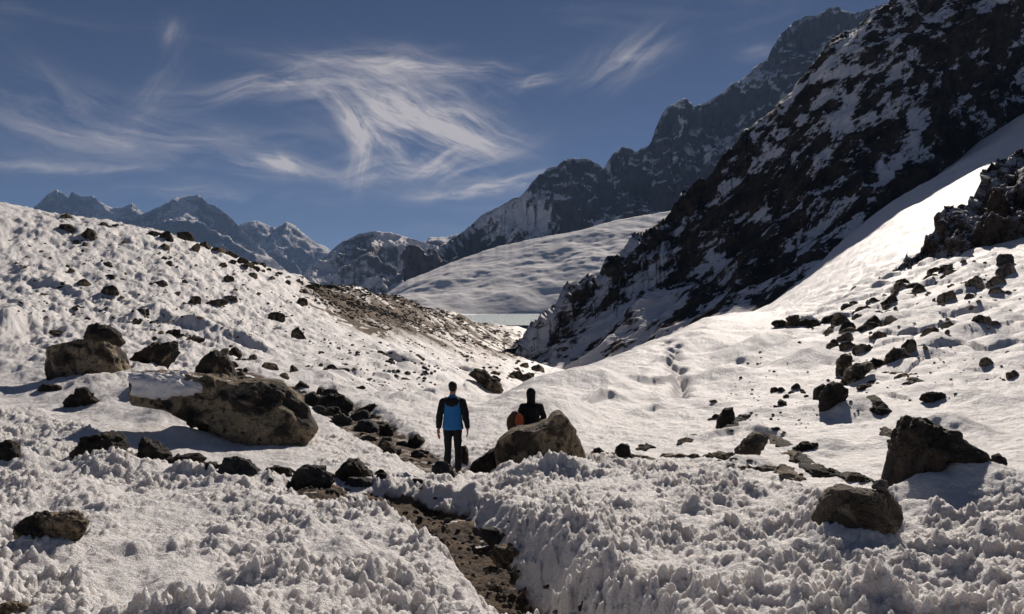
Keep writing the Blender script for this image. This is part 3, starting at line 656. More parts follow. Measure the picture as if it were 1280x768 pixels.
B('boulder', [(584,592),(590,578),(604,570),(618,559),(630,558),(640,572),(630,590)], R_DARK, 'low dark rock between the standing walker and the central boulder', seed=30, sub=4)
central = B('boulder', [(622,580),(620,562),(625,551),(635,542),(650,535),(672,531),(684,527),(692,517),(700,516),(708,523),(716,537),(724,552),(730,566),(722,578),(700,584),(660,588),(632,590)], R_OCHRE, 'central speckled grey boulder with sloping back that the seated walker sits behind', seed=31, sub=6, n=3.2, thick=.85, rough=.03, d=16.7)
B('boulder', [(740,568),(742,561),(750,559),(757,565),(755,571)], R_DARK, 'small dark stone just right of the central boulder', seed=32, sub=4)
B('boulder', [(767,573),(770,562),(778,555),(786,558),(791,571),(780,575)], R_DARK, 'pointed black stone on the low rock line right of centre', seed=33, sub=4)
sweep_rock('boulder', [(738,567,3),(755,569,3),(772,572,3.5),(795,572,3),(812,574,3),(824,578,2)], R_TAN, 'thin brown rib of rock running right from the central boulder', seed=34)
sweep_rock('boulder', [(798,562,2.5),(808,557,3),(818,560,2)], R_DARK, 'short dark sliver above the brown rock rib', seed=35)
sweep_rock('boulder', [(824,570,4),(845,570,3.5),(870,573,3),(890,572,4),(905,568,5),(916,573,3)], R_TAN, 'long low brown rib with dark hump in mid right snow', seed=36)
sweep_rock('boulder', [(850,556,2),(858,550,3),(868,545,2.5)], R_DARK, 'thin slanting dark stone above the low brown rib', seed=37)
B('boulder', [(915,575),(920,562),(930,549),(944,539),(956,541),(960,548),(952,560),(938,574),(925,578)], R_TAN, 'rounded tan boulder at the head of the dark curved rib', seed=38)
sweep_rock('boulder', [(948,545,4),(965,546,4.5),(980,556,5),(998,572,6),(1018,586,5),(1040,593,5),(1062,595,5),(1080,598,6),(1092,602,3)], R_DARK, 'long dark curved rib of rock sweeping down to the cairn', seed=39)
sweep_rock('boulder', [(896,581,3),(915,583,4),(935,586,4),(950,586,4),(962,584,5),(978,588,5),(990,596,5),(1000,601,3)], R_TAN, 'brown slab rib lying below the rounded tan boulder', seed=40)
sweep_rock('boulder', [(995,562,3),(1008,556,4),(1020,557,3)], R_DARK, 'short black stone inside the bend of the curved rib', seed=41)
B('boulder', [(1112,620),(1117,600),(1124,580),(1129,556),(1133,538),(1142,523),(1162,527),(1188,532),(1200,544),(1222,560),(1241,579),(1226,580),(1200,571),(1166,571),(1161,584),(1165,602),(1163,620),(1140,624)], R_DARK, 'largest black boulder on the right, crooked with a long tapering arm', seed=42, sub=6, n=3.4, rough=.05, thick=.8, ctr=(1150, 553))
B('boulder', [(1150,592),(1153,586),(1160,587),(1162,594),(1155,597)], R_TAN, 'round pale cobble lodged in the crooked black boulder', 'stone', seed=43, sub=4, d=12.2)
B('boulder', [(1240,582),(1243,570),(1250,567),(1257,572),(1258,584),(1248,588)], R_DARK, 'small black stone at the tip of the crooked boulder arm', seed=44, sub=4)
tanb = B('boulder', [(1018,648),(1030,624),(1044,614),(1062,611),(1088,612),(1112,617),(1126,632),(1116,650),(1098,664),(1078,690),(1058,688),(1034,672),(1022,660)], R_TAN, 'broad tan boulder in the right foreground snow carrying two cairn stones', seed=45, sub=6, n=4.5, rough=.03, thick=.7, cuts=18)
B('cairn_stone', [(1091,621),(1092,615),(1102,611),(1112,612),(1111,620),(1102,623)], R_PALE, 'lower cairn stone, pale, on the broad tan boulder', 'stone', seed=46, sub=4, d=hit0(1072, 689)[1] + .15, sink=0)
B('cairn_stone', [(1089,610),(1093,603),(1101,599),(1108,603),(1111,609),(1104,613),(1094,613)], R_PALE, 'upper cairn stone, pale grey, balanced on the pale one', 'stone', seed=47, sub=4, d=hit0(1072, 689)[1] + .15, sink=0)
sweep_rock('boulder', [(1112,612,3),(1130,612,4),(1148,615,4),(1164,624,4),(1178,638,5),(1188,650,4),(1194,660,2)], R_OCHRE, 'thin arched rib of rock bordering the snow dome right of the cairn', seed=48)
B('boulder', [(1226,664),(1230,654),(1246,652),(1262,656),(1275,664),(1270,674),(1240,672)], R_DARK, 'flat black stone at the lower right edge', seed=49)
B('boulder', [(1255,634),(1258,627),(1270,625),(1282,628),(1280,638),(1262,638)], R_DARK, 'small dark stone at the right edge above the flat black one', seed=50, sub=4)
sweep_rock('boulder', [(947,742,4),(951,732,4),(962,727,4),(978,729,3)], R_TAN, 'curved brown stone sunk in needle snow at bottom right', seed=51)
B('boulder', [(1038,758),(1044,745),(1066,740),(1090,742),(1098,752),(1092,762)], R_TAN, 'pale brown slab at the bottom edge under the cairn', seed=52)
B('boulder', [(1084,732),(1090,724),(1104,724),(1112,730),(1100,736)], R_TAN, 'small brown stone just above the slab at the bottom edge', seed=53, sub=4)
sweep_rock('boulder', [(1105,536,2),(1112,542,4),(1118,552,4),(1120,562,2)], R_DARK, 'narrow curved dark stone left of the crooked boulder', seed=54)
B('boulder', [(894,534),(899,522),(906,511),(916,509),(918,524),(908,536)], R_DARK, 'upright brown dark stone on the lower hump, tilted left', seed=55, sub=4)
sweep_rock('boulder', [(911,538,3),(918,528,3),(930,521,3),(938,520,2)], R_GREY, 'narrow grey stone leaning behind the tilted brown stone', seed=56)
B('boulder', [(1024,510),(1026,494),(1036,482),(1046,477),(1060,487),(1056,498),(1040,506)], R_DARK, 'black angular boulder at the foot of the right boulder train', seed=57)
B('boulder', [(1016,500),(1019,486),(1030,479),(1036,484),(1028,498)], R_DARK, 'dark stone pressed against the black angular boulder', seed=58, sub=4)
B('boulder', [(1046,470),(1048,454),(1054,442),(1063,444),(1063,462),(1056,472)], R_OCHRE, 'upright brown block above the black angular boulder', seed=59, sub=4)
B('boulder', [(1052,482),(1060,466),(1074,455),(1088,452),(1090,460),(1078,470),(1064,482)], R_OCHRE, 'leaning brown slab right of the upright block', seed=60)
B('boulder', [(1082,462),(1092,448),(1102,450),(1108,460),(1094,466)], R_DARK, 'dark stone on top of the leaning brown slab', seed=61, sub=4)
B('boulder', [(1104,460),(1108,446),(1118,438),(1134,437),(1134,446),(1124,460),(1112,463)], R_OCHRE, 'brown boulder with pointed right side in the boulder train', seed=62)
sweep_rock('boulder', [(1100,462,4),(1108,468,4),(1116,476,4)], R_DARK, 'thin dark slab below the pointed brown boulder', seed=63)
sweep_rock('boulder', [(1118,470,4),(1132,472,5),(1144,478,6),(1150,486,4)], R_OCHRE, 'arched brown slab at the right of the boulder train', seed=64)
B('boulder', [(1150,500),(1154,492),(1168,490),(1182,493),(1176,502),(1160,504)], R_DARK, 'flat dark stone alone in smooth snow right of the train', seed=65, sub=4)
sweep_rock('boulder', [(1088,497,3),(1094,502,4),(1100,511,5),(1103,518,3)], R_DARK, 'narrow tilted dark stone below the boulder train', seed=66)
sweep_rock('boulder', [(1080,486,4),(1090,481,4),(1100,474,4)], R_DARK, 'slanting black sliver in the middle of the train', seed=67)
B('boulder', [(963,405),(966,401),(978,399),(985,404),(984,411),(972,411)], R_DARK, 'leftmost of three stones on the crest of the snow hump', seed=68, sub=4)
B('boulder', [(982,410),(984,398),(990,394),(998,394),(1000,405),(997,412)], R_OCHRE, 'tan middle one of three stones on the hump crest', seed=69, sub=4)
capr = B('boulder', [(996,412),(997,402),(1006,398),(1020,400),(1027,405),(1026,411)], R_DARK, 'right one of three crest stones, capped with snow', seed=70, sub=4)
B('boulder', [(1038,411),(1042,400),(1048,391),(1056,396),(1067,406),(1058,413)], R_OCHRE, 'peaked brown boulder right of the three crest stones', seed=71, sub=4)
B('boulder', [(1024,404),(1030,396),(1040,394),(1042,403),(1032,406)], R_DARK, 'small dark stone between capped and peaked crest boulders', seed=72, sub=4)
sweep_rock('boulder', [(1052,392,3),(1060,386,4),(1070,379,3)], R_DARK, 'slanting thin stone above the peaked brown boulder', seed=73)
B('boulder', [(586,468),(596,461),(610,466),(622,474),(630,486),(622,490),(606,484),(594,474)], R_DARK, 'dark rock with snow on its back in the dip behind the walkers', seed=74)
B('boulder', [(1248,332),(1250,318),(1262,317),(1267,322),(1264,334)], R_GREY, 'grey square block on the snow under the crag', seed=75, sub=4, n=4)
# snow banked on rocks
def snow_on(parent, pts, d, thick, seed):
    o = B('snow_cap', pts, M_SNOWCAP, None, None, thick=thick, sub=6, seed=seed, n=2.2, rough=.10, d=d, sink=0, cuts=2)
    o.location = o.location - parent.location; o.parent = parent
sd_ = hit0(273, 553)[1]
snow_on(slab, [(170,466),(185,464),(215,468),(250,472),(286,476),(268,487),(250,497),(228,492),(205,498),(190,494),(173,492)], sd_ - .1, 1.1, 81)
snow_on(capr, [(998,402),(1004,396),(1014,395),(1024,402),(1012,406)], hit(1012, 410)[1] - .1, 1.0, 82)

# ------------------------------------------------------------------ scattered stones (shared meshes, one object each)
LIB = []
for k in range(10):
    v, f = ICO[4 if k < 6 else 3]; rg = random.Random(100 + k); p = v * np.array([1, .8, .62])
    planes = []
    for _ in range(9):
        q = np.array([rg.uniform(-1, 1), rg.uniform(-1, 1), rg.uniform(-.4, 1)]); q /= np.linalg.norm(q); planes.append((q, (p @ q).max() * rg.uniform(.55, .85)))
    p = facet(p, planes); p = p + v * (.09 * fbm3(p + k * 3, 1.8, 4, k))[:, None] + v * (.05 * (ridged3(p + k, 4, 3, k) - .9))[:, None]
    p[:, 2] -= p[:, 2].min(); p[:, 2] /= p[:, 2].max(); p[:, :2] /= np.abs(p[:, :2]).max(0) * .95; LIB.append((p, f))
LIBM = {}
def lib_mesh(k, m):
    if (k, m.name) not in LIBM: LIBM[(k, m.name)] = mesh_np('rock', LIB[k][0], LIB[k][1], m, True)
    return LIBM[(k, m.name)]
def stone(px, py, w, h, m, label, group=None, rg=random):
    x, y, z = hit(px, py + h * .35); k = rg.randrange(10)
    sx = w / 2 / F * y; sz = h / F * y
    o = add_obj('rock', lib_mesh(k, m), None, label, 'rock', group)
    e_ = rg.uniform(0, 1); o.scale = (sx * (1 + .35 * e_), sx * (1 - .45 * e_), sz * 1.2); o.rotation_euler = (rg.uniform(-.35, .35), rg.uniform(-.35, .35), rg.choice([0, math.pi]) + rg.uniform(-.7, .7))
    o.location = (x, y + sx * .4, z - sz * .34)
    return o
rg = random.Random(9)
LEFT = [(81,284,20,10,'flat brown rock near the left skyline'),(108,292,19,15,'dark leaning rock right of the flat brown one below the skyline'),(93,303,11,6,'small flat stone below the leaning skyline rock'),
 (81,270,15,7,'low rock on the left end of the skyline'),(129,281,12,6,'first of two low stones on the skyline crest'),(144,282,10,6,'second of two low stones on the skyline crest'),
 (190,292,16,7,'flat black rock on the crest left of the dark cluster'),(210,296,18,15,'tall black rock in the dark crest cluster'),(229,295,20,13,'widest black rock of the crest cluster'),
 (254,306,16,9,'black rock on the crest right of the cluster'),(205,309,13,9,'brown rock just below the crest cluster'),(242,309,11,12,'upright brown rock below the widest crest rock'),
 (272,313,15,8,'low black rock where the crest starts to fall'),(211,329,9,7,'small isolated dark stone under the crest cluster'),(278,331,11,6,'flat stone below the falling crest'),
 (132,330,14,7,'small half buried rock mid slope on the left'),(89,338,9,7,'small dark stone on the left above the hollow'),(137,346,12,6,'small dark stone above the largest slope boulder'),
 (140,364,23,16,'largest dark boulder in the middle of the left slope'),(199,355,17,9,'flat dark rock right of the largest slope boulder'),(230,352,8,5,'tiny dark stone in the open mid slope'),
 (285,349,11,9,'rounded dark stone on the upper right of the left slope'),(315,344,9,7,'small brown stone near the falling crest'),(244,376,17,13,'blocky dark rock left of two flat slabs on the slope'),
 (268,379,26,9,'long thin dark slab on the slope'),(287,374,23,9,'brown slab lying above the long thin one'),(78,360,13,6,'low dark stone left of the largest slope boulder'),
 (103,353,15,9,'slanting dark stone near the left hollow'),(220,367,10,6,'small brown stone above the blocky rock'),(339,348,8,6,'tiny stone by the crest end'),
 (376,378,14,12,'round brown rock at the start of the dark moraine'),(373,418,15,18,'upright dark rock at the foot of the left slope'),(370,465,13,18,'upright dark rock in lumpy snow above the ditch'),
 (220,416,17,10,'dark rock lying in the shaded snow hollow'),(68,416,18,7,'thin dark rock above the blocky ochre boulder'),(344,397,19,14,'wedge of dark rock on the lower slope'),
 (300,326,14,9,'black rock on the steep part of the crest'),(312,331,12,7,'small black crest rock below the steep part'),(291,319,12,7,'black crest rock above the steep part')]
for px, py, w_, h_, l in LEFT: stone(px, py, w_, h_, rg.choice([R_DARK, R_DARK, R_OCHRE]), l, None, rg)
def inpoly(x, y, P):
    c = False
    for i in range(len(P)):
        (x1, y1), (x2, y2) = P[i], P[i - 1]
        if (y1 > y) != (y2 > y) and x < (x2 - x1) * (y - y1) / (y2 - y1) + x1: c = not c
    return c
POOL = []
def scatter(poly, n, wr, label, group, mats, seed, asp=(.45, .8), along=None):
    r = random.Random(seed); xs = [p[0] for p in poly]; ys = [p[1] for p in poly]; k = 0
    while k < n:
        a, b = r.uniform(min(xs), max(xs)), r.uniform(min(ys), max(ys))
        if not inpoly(a, b, poly) or (545 < a < 592 and 466 < b < 560): continue
        w_ = wr[0] + (wr[1] - wr[0]) * r.random() ** 2.2
        q = (w_ - wr[0]) / (wr[1] - wr[0]); hh = r.uniform(*asp); mm = r.choice(mats)
        word = ('tiny' if q < .12 else 'small' if q < .35 else 'mid-sized' if q < .7 else 'large') + (' flat' if hh < asp[0] + .3 * (asp[1] - asp[0]) else ' tall' if hh > asp[0] + .75 * (asp[1] - asp[0]) else '')
        tone = {'rock_dark': 'black', 'rock_ochre': 'ochre patched', 'rock_tan': 'tan', 'rock_grey': 'grey'}[mm.name]
        POOL.append((w_, a, b, hh, mm, word + ' ' + tone + ' ' + label, group)); k += 1
scatter([(20,300),(150,300),(260,330),(350,360),(360,420),(300,420),(150,400),(20,390)], 70, (3, 8), 'stone dotting the left snow slope', 'small stones on the left snow slope', [R_DARK, R_OCHRE], 1)
scatter([(50,388),(130,378),(180,385),(200,408),(150,410),(80,398)], 18, (4, 12), 'stone in the loose band above the blocky boulder', 'stones in the band on the lower left slope', [R_DARK], 2)
scatter([(262,300),(300,318),(370,350),(440,362),(440,368),(360,358),(290,328)], 30, (5, 13), 'stone along the falling skyline of the left slope', 'stones along the falling crest', [R_DARK], 3)
scatter([(130,405),(250,418),(340,455),(392,490),(380,500),(300,478),(230,440),(140,420)], 34, (6, 20), 'stone in the rock band behind the long slab boulder', 'stones in the band behind the long slab', [R_DARK, R_OCHRE], 4)
scatter([(375,494),(400,488),(440,498),(500,540),(548,570),(560,590),(530,592),(490,572),(455,550),(400,518)], 52, (8, 26), 'stone in the trailside ditch', 'stones filling the trailside ditch', [R_DARK, R_DARK, R_GREY, R_OCHRE], 5)
scatter([(345,588),(420,584),(520,600),(545,605),(500,612),(430,606),(350,606)], 16, (7, 18), 'stone along the upper edge of the brown path', 'stones along the brown path', [R_DARK, R_GREY], 6)
scatter([(380,440),(480,430),(600,460),(640,465),(600,490),(540,500),(420,490),(380,470)], 70, (4, 15), 'stone poking from the lumpy snow behind the walkers', 'stones in the lumpy snow behind the walkers', [R_DARK], 7)
scatter([(1030,420),(1090,375),(1180,330),(1235,330),(1190,350),(1120,395),(1100,430),(1060,460)], 95, (5, 24), 'stone in the boulder train below the crag', 'stones of the boulder train below the crag', [R_OCHRE, R_TAN, R_DARK], 8, (.5, .95))
scatter([(1100,410),(1180,360),(1270,335),(1270,470),(1180,470),(1120,450)], 40, (6, 24), 'stone half buried in the right snow slope', 'stones half buried in the right slope', [R_OCHRE, R_TAN], 9, (.6, 1.1))
scatter([(595,452),(690,452),(688,466),(640,484),(600,480)], 16, (8, 20), 'stone in the rocky dip behind the two walkers', 'stones in the dip behind the walkers', [R_DARK, R_OCHRE], 13)
scatter([(880,575),(900,565),(1090,600),(1085,612),(960,598)], 14, (6, 18), 'stone in the low line left of the cairn', 'stones in the low line before the cairn', [R_TAN, R_OCHRE], 14, (.3, .5))
scatter([(950,488),(1010,480),(1020,505),(960,505)], 12, (6, 15), 'stone in the short row under the snow hump', 'stones in the short row under the hump', [R_DARK], 10)
scatter([(880,500),(1000,510),(1080,540),(1060,565),(960,540),(890,545)], 14, (4, 13), 'stone showing through snow near the tilted brown stone', 'small stones in the right middle snow', [R_DARK, R_OCHRE], 11, (.3, .6))
scatter([(430,612),(520,612),(600,655),(640,690),(700,735),(690,745),(620,700),(560,660),(500,635)], 22, (5, 16), 'stone lying on the brown trodden path', 'stones on the brown path', [R_DARK, R_TAN, R_OCHRE], 12, (.3, .6))
B('boulder', [(598,668),(604,660),(620,660),(636,668),(642,678),(630,684),(610,678)], R_GREY, 'grey slab set in the middle of the brown path', seed=91, thick=.9)
B('boulder', [(612,694),(622,684),(648,684),(662,696),(660,708),(640,712),(620,706)], R_OCHRE, 'brown slab at the narrow lower part of the path', seed=92, thick=.9)
B('boulder', [(722,762),(728,752),(740,750),(748,760),(742,770)], R_DARK, 'dark stone at the bottom edge where the path ends', seed=93, sub=4)
scatter([(10,300),(150,290),(300,335),(380,372),(470,430),(560,450),(600,480),(520,500),(420,485),(300,430),(120,400),(10,400)], 380, (1.6, 4.6), 'x', None, [R_DARK, R_OCHRE], 21)
scatter([(400,425),(520,440),(640,440),(700,462),(640,480),(600,492),(540,505),(440,490)], 170, (2, 6.5), 'x', None, [R_DARK, R_OCHRE], 22, (.3, .6))
scatter([(960,420),(1080,380),(1200,330),(1275,330),(1275,480),(1100,520),(900,560),(880,530)], 230, (1.8, 5.5), 'x', None, [R_OCHRE, R_TAN, R_DARK], 23, (.35, .7))
POOL.sort(key=lambda e: -e[0]); rp_ = random.Random(55); lead = POOL[:258]; rest = POOL[258:]
for w_, a, b, hh, mm, lb, gr_ in lead: stone(a, b, w_, w_ * hh, mm, lb, gr_, rp_)
# gravel of the path and its rims joins the stones too small to pick apart
for k in range(420):
    i_ = rp_.randrange(len(PATH) - 1); t_ = rp_.random(); q0, q1 = PATH[i_], PATH[i_ + 1]; o_ = rp_.gauss(0, .75)
    x = q0[0] + (q1[0] - q0[0]) * t_ + o_ * q0[2]; y = q0[1] + (q1[1] - q0[1]) * t_ + rp_.gauss(0, .1)
    if y < 5.5: continue
    zz = float(relief(np.array([x]), np.array([y]))[0]); px, py = pix(np.array([x]), np.array([y]), np.array([zz]))
    rest.append((rp_.uniform(2.5, 9), float(px[0]), float(py[0]), rp_.uniform(.4, .8), rp_.choice([R_DARK, R_TAN, R_GREY]), (x, y, zz), None))
XY = np.array([(wp if isinstance(wp, tuple) else hit(a, b))[:2] for w_, a, b, hh, mm, wp, _g in rest]); ZF = full(XY[:, 0], XY[:, 1])[0]
sv = {}
for (w_, a, b, hh, mm, wp, _g), (x, y), z in zip(rest, XY, ZF):
    p_, f_ = LIB[6 + rp_.randrange(4)]; sx = w_ / 2 / F * y; ca, sa = math.cos(rp_.uniform(0, 6.28)), math.sin(rp_.uniform(0, 6.28))
    L_ = sv.setdefault(mm.name, [mm, [], [], 0]); q = p_ * np.array([sx, sx * rp_.uniform(.7, 1.1), sx * 2 * hh]); th_ = rp_.uniform(0, 6.28)
    q = np.stack([q[:, 0] * math.cos(th_) - q[:, 1] * math.sin(th_), q[:, 0] * math.sin(th_) + q[:, 1] * math.cos(th_), q[:, 2] - sx * hh * .4], -1) + np.array([x, y, z])
    L_[1].append(q); L_[2].append(f_ + L_[3]); L_[3] += len(q)
for nm, (mm, a_, f_, _) in sv.items():
    add_obj('loose_gravel', mesh_np('loose_gravel', np.vstack(a_), np.vstack(f_), mm, True), None, {'rock_dark': 'fine black', 'rock_tan': 'fine tan', 'rock_grey': 'fine grey', 'rock_ochre': 'fine ochre patched'}[nm] + ' stones strewn along the path and over the snow slopes', 'gravel', kind='stuff')
# far moraine rubble: too many and too small to count
rgm = random.Random(77); VV = []; FF = []; off = 0
poly = [(372,346),(440,355),(500,368),(570,395),(650,415),(665,450),(600,455),(560,440),(520,430),(440,400),(380,372)]
c_ = 0
while c_ < 1500:
    a, b = rgm.uniform(370, 665), rgm.uniform(346, 458)
    if not inpoly(a, b, poly): continue
    if n2(np.array([a / 14.0 + b / 30]), np.array([b / 7.0 - a / 26]), 5)[0] < -.02 and rgm.random() < .85: continue
    x, y, z = hit_f(a, b, base, n=500) if False else (None, None, None)
    c_ += 1; VV.append((a, b))
for Ln in ([(372,350),(440,358),(500,370),(560,392)], [(376,358),(430,385),(480,410),(530,437)], [(440,374),(520,405),(600,428)], [(395,360),(450,378),(510,398)]):
    for k in range(330):
        t_ = rgm.random() ** 1.2 * (len(Ln) - 1); i_ = min(int(t_), len(Ln) - 2); f_ = t_ - i_
        VV.append((Ln[i_][0] + (Ln[i_ + 1][0] - Ln[i_][0]) * f_ + rgm.gauss(0, 5), Ln[i_][1] + (Ln[i_ + 1][1] - Ln[i_][1]) * f_ + abs(rgm.gauss(0, 3.2)) + 1))
VV = np.array(VV); dgrid = np.exp(np.linspace(math.log(40), math.log(900), 700))
X = (VV[:, :1] - CX) / F * dgrid[None]; Y = np.repeat(dgrid[None], len(VV), 0); Z = (HY - VV[:, 1:]) / F * dgrid[None]
G = relief(X, Y) - Z; idx = np.argmax(G > 0, 1); ok = G[np.arange(len(VV)), idx] > 0
v3, f3 = ICO[3][0][:0], None
bmv, bmf = ico(1)
vs = []; fs = []; off = 0
for i in np.nonzero(ok)[0]:
    j = idx[i]; y = Y[i, j]; s = rgm.uniform(.6, 2.6) ** 1.1 / F * y * .75
    q = bmv * np.array([s * rgm.uniform(1, 2), s, s * .7]) + np.array([rgm.uniform(-.3, .3) * s for _ in range(3 * len(bmv))]).reshape(-1, 3) + np.array([X[i, j], y, Z[i, j] + s * .1])
    vs.append(q); fs.append(bmf + off); off += len(q)
add_obj('moraine_rubble', mesh_np('moraine_rubble', np.vstack(vs), np.vstack(fs), R_DARK, False), None,
        'loose dark rubble strewn over the moraine between left slope and lake', 'rubble', kind='stuff')

# ------------------------------------------------------------------ people
def ell(c, r, sub=2):
    v, f = ICO[3]; return v * np.array(r if hasattr(r, '__len__') else (r, r, r)) + np.array(c)
def blobs(items, voxel, smooth, name, materials):
    """items: list of ((c0,r0),(c1,r1)) hulls, fused by voxel remesh into one continuous surface"""
    bm = bmesh.new()
    for it in items:
        b2 = bmesh.new()
        for c, r in it:
            for p in ell(c, r): b2.verts.new(p)
        res = bmesh.ops.convex_hull(b2, input=b2.verts)
        bmesh.ops.delete(b2, geom=[g for g in set(res['geom_interior'] + res['geom_unused']) if isinstance(g, bmesh.types.BMVert)], context='VERTS')
        tmp = bpy.data.meshes.new('t'); b2.to_mesh(tmp); b2.free(); bm.from_mesh(tmp); bpy.data.meshes.remove(tmp)
    me = bpy.data.meshes.new(name); bm.to_mesh(me); bm.free()
    o = bpy.data.objects.new('tmp', me); link(o)
    r = o.modifiers.new('r', 'REMESH'); r.mode = 'VOXEL'; r.voxel_size = voxel
    s = o.modifiers.new('s', 'SMOOTH'); s.iterations = smooth; s.factor = .5
    dg = bpy.context.evaluated_depsgraph_get(); new = bpy.data.meshes.new_from_object(o.evaluated_get(dg)); new.name = name
    bpy.data.objects.remove(o); bpy.data.meshes.remove(me)
    new.materials.clear()
    for m in materials: new.materials.append(m)
    new.polygons.foreach_set('use_smooth', np.ones(len(new.polygons), bool))
    return new
def wrinkle(me, amp, sc_, seed):
    n = len(me.vertices); co = np.empty(n * 3, np.float32); me.vertices.foreach_get('co', co); co = co.reshape(-1, 3)
    no = np.empty(n * 3, np.float32); me.vertices.foreach_get('normal', no); no = no.reshape(-1, 3)
    co = co + no * (amp * fbm3(co * np.array([1, 1, .6]), sc_, 3, seed))[:, None]; me.vertices.foreach_set('co', co.astype(np.float32).ravel()); me.update()
SKIN = m_plain('skin', (.34, .19, .13), .6, .002, 80); HAIR = m_plain('hair', (.012, .009, .007), .6, .006, 90)
BLUE = m_plain('blue_fabric', (.012, .14, .38), .65, .004, 50, .3, .2); BLACKF = m_plain('black_fabric', (.010, .010, .013), .75, .004, 50, .2, .25)
BOOT = m_plain('boot_leather', (.035, .022, .016), .7, .004, 60); RED = m_plain('red_cloth', (.55, .03, .035), .7, .003, 60)
ORANGE = m_plain('orange_fabric', (.55, .12, .04), .7, .004, 40); BROWNF = m_plain('brown_fabric', (.10, .06, .035), .8, .004, 40)
NAVY = m_plain('collar_blue', (.015, .11, .26), .65, .003, 50)

def hand(side, wr, down=(0, 0, -1), fwd=(0, 1, 0)):
    """palm, four curled fingers and a thumb hanging from wrist wr"""
    d = np.array(down, float); fw = np.array(fwd, float); wr = np.array(wr, float)
    out = [((wr, .026), (wr + d * .045, (.018, .036, .03))), ((wr + d * .04, (.018, .036, .03)), (wr + d * .085, (.015, .038, .02)))]
    for k, L in enumerate((.068, .078, .072, .056)):
        b = wr + d * .088 + fw * (.028 - .019 * k); m1 = b + d * L * .5 + np.array([-side * .006, .004, 0]); m2 = m1 + d * L * .5 + np.array([-side * .022, .006, .006])
        out += [((b, .0095), (m1, .009)), ((m1, .009), (m2, .0075))]
    b = wr + d * .03 + fw * .032; m1 = b + d * .032 + fw * .022 + np.array([-side * .008, 0, 0]); m2 = m1 + d * .032 + fw * .004 + np.array([-side * .008, 0, 0])
    out += [((b, .013), (m1, .011)), ((m1, .011), (m2, .009))]
    return out
def head(c, yaw=0):
    c = np.array(c); R = np.array(Matrix.Rotation(yaw, 3, 'Z'))
    def P(x, y, z): return c + R @ np.array([x, y, z])
    it = [((P(0, -.015, .035), (.077, .09, .082)), (P(0, .02, -.03), (.066, .078, .06))), ((P(0, .03, -.04), (.058, .066, .045)), (P(0, .055, -.085), (.034, .03, .022))),
          ((P(0, .098, .0), .010), (P(0, .114, -.028), .015)), ((P(-.03, .088, .018), .014), (P(.03, .088, .018), .014)), ((P(-.02, .09, -.058), .010), (P(.02, .09, -.058), .010))]
    for s in (-1, 1): it.append(((P(s * .078, -.005, .02), (.008, .018, .02)), (P(s * .080, 0, -.018), (.007, .012, .014))))
    return it
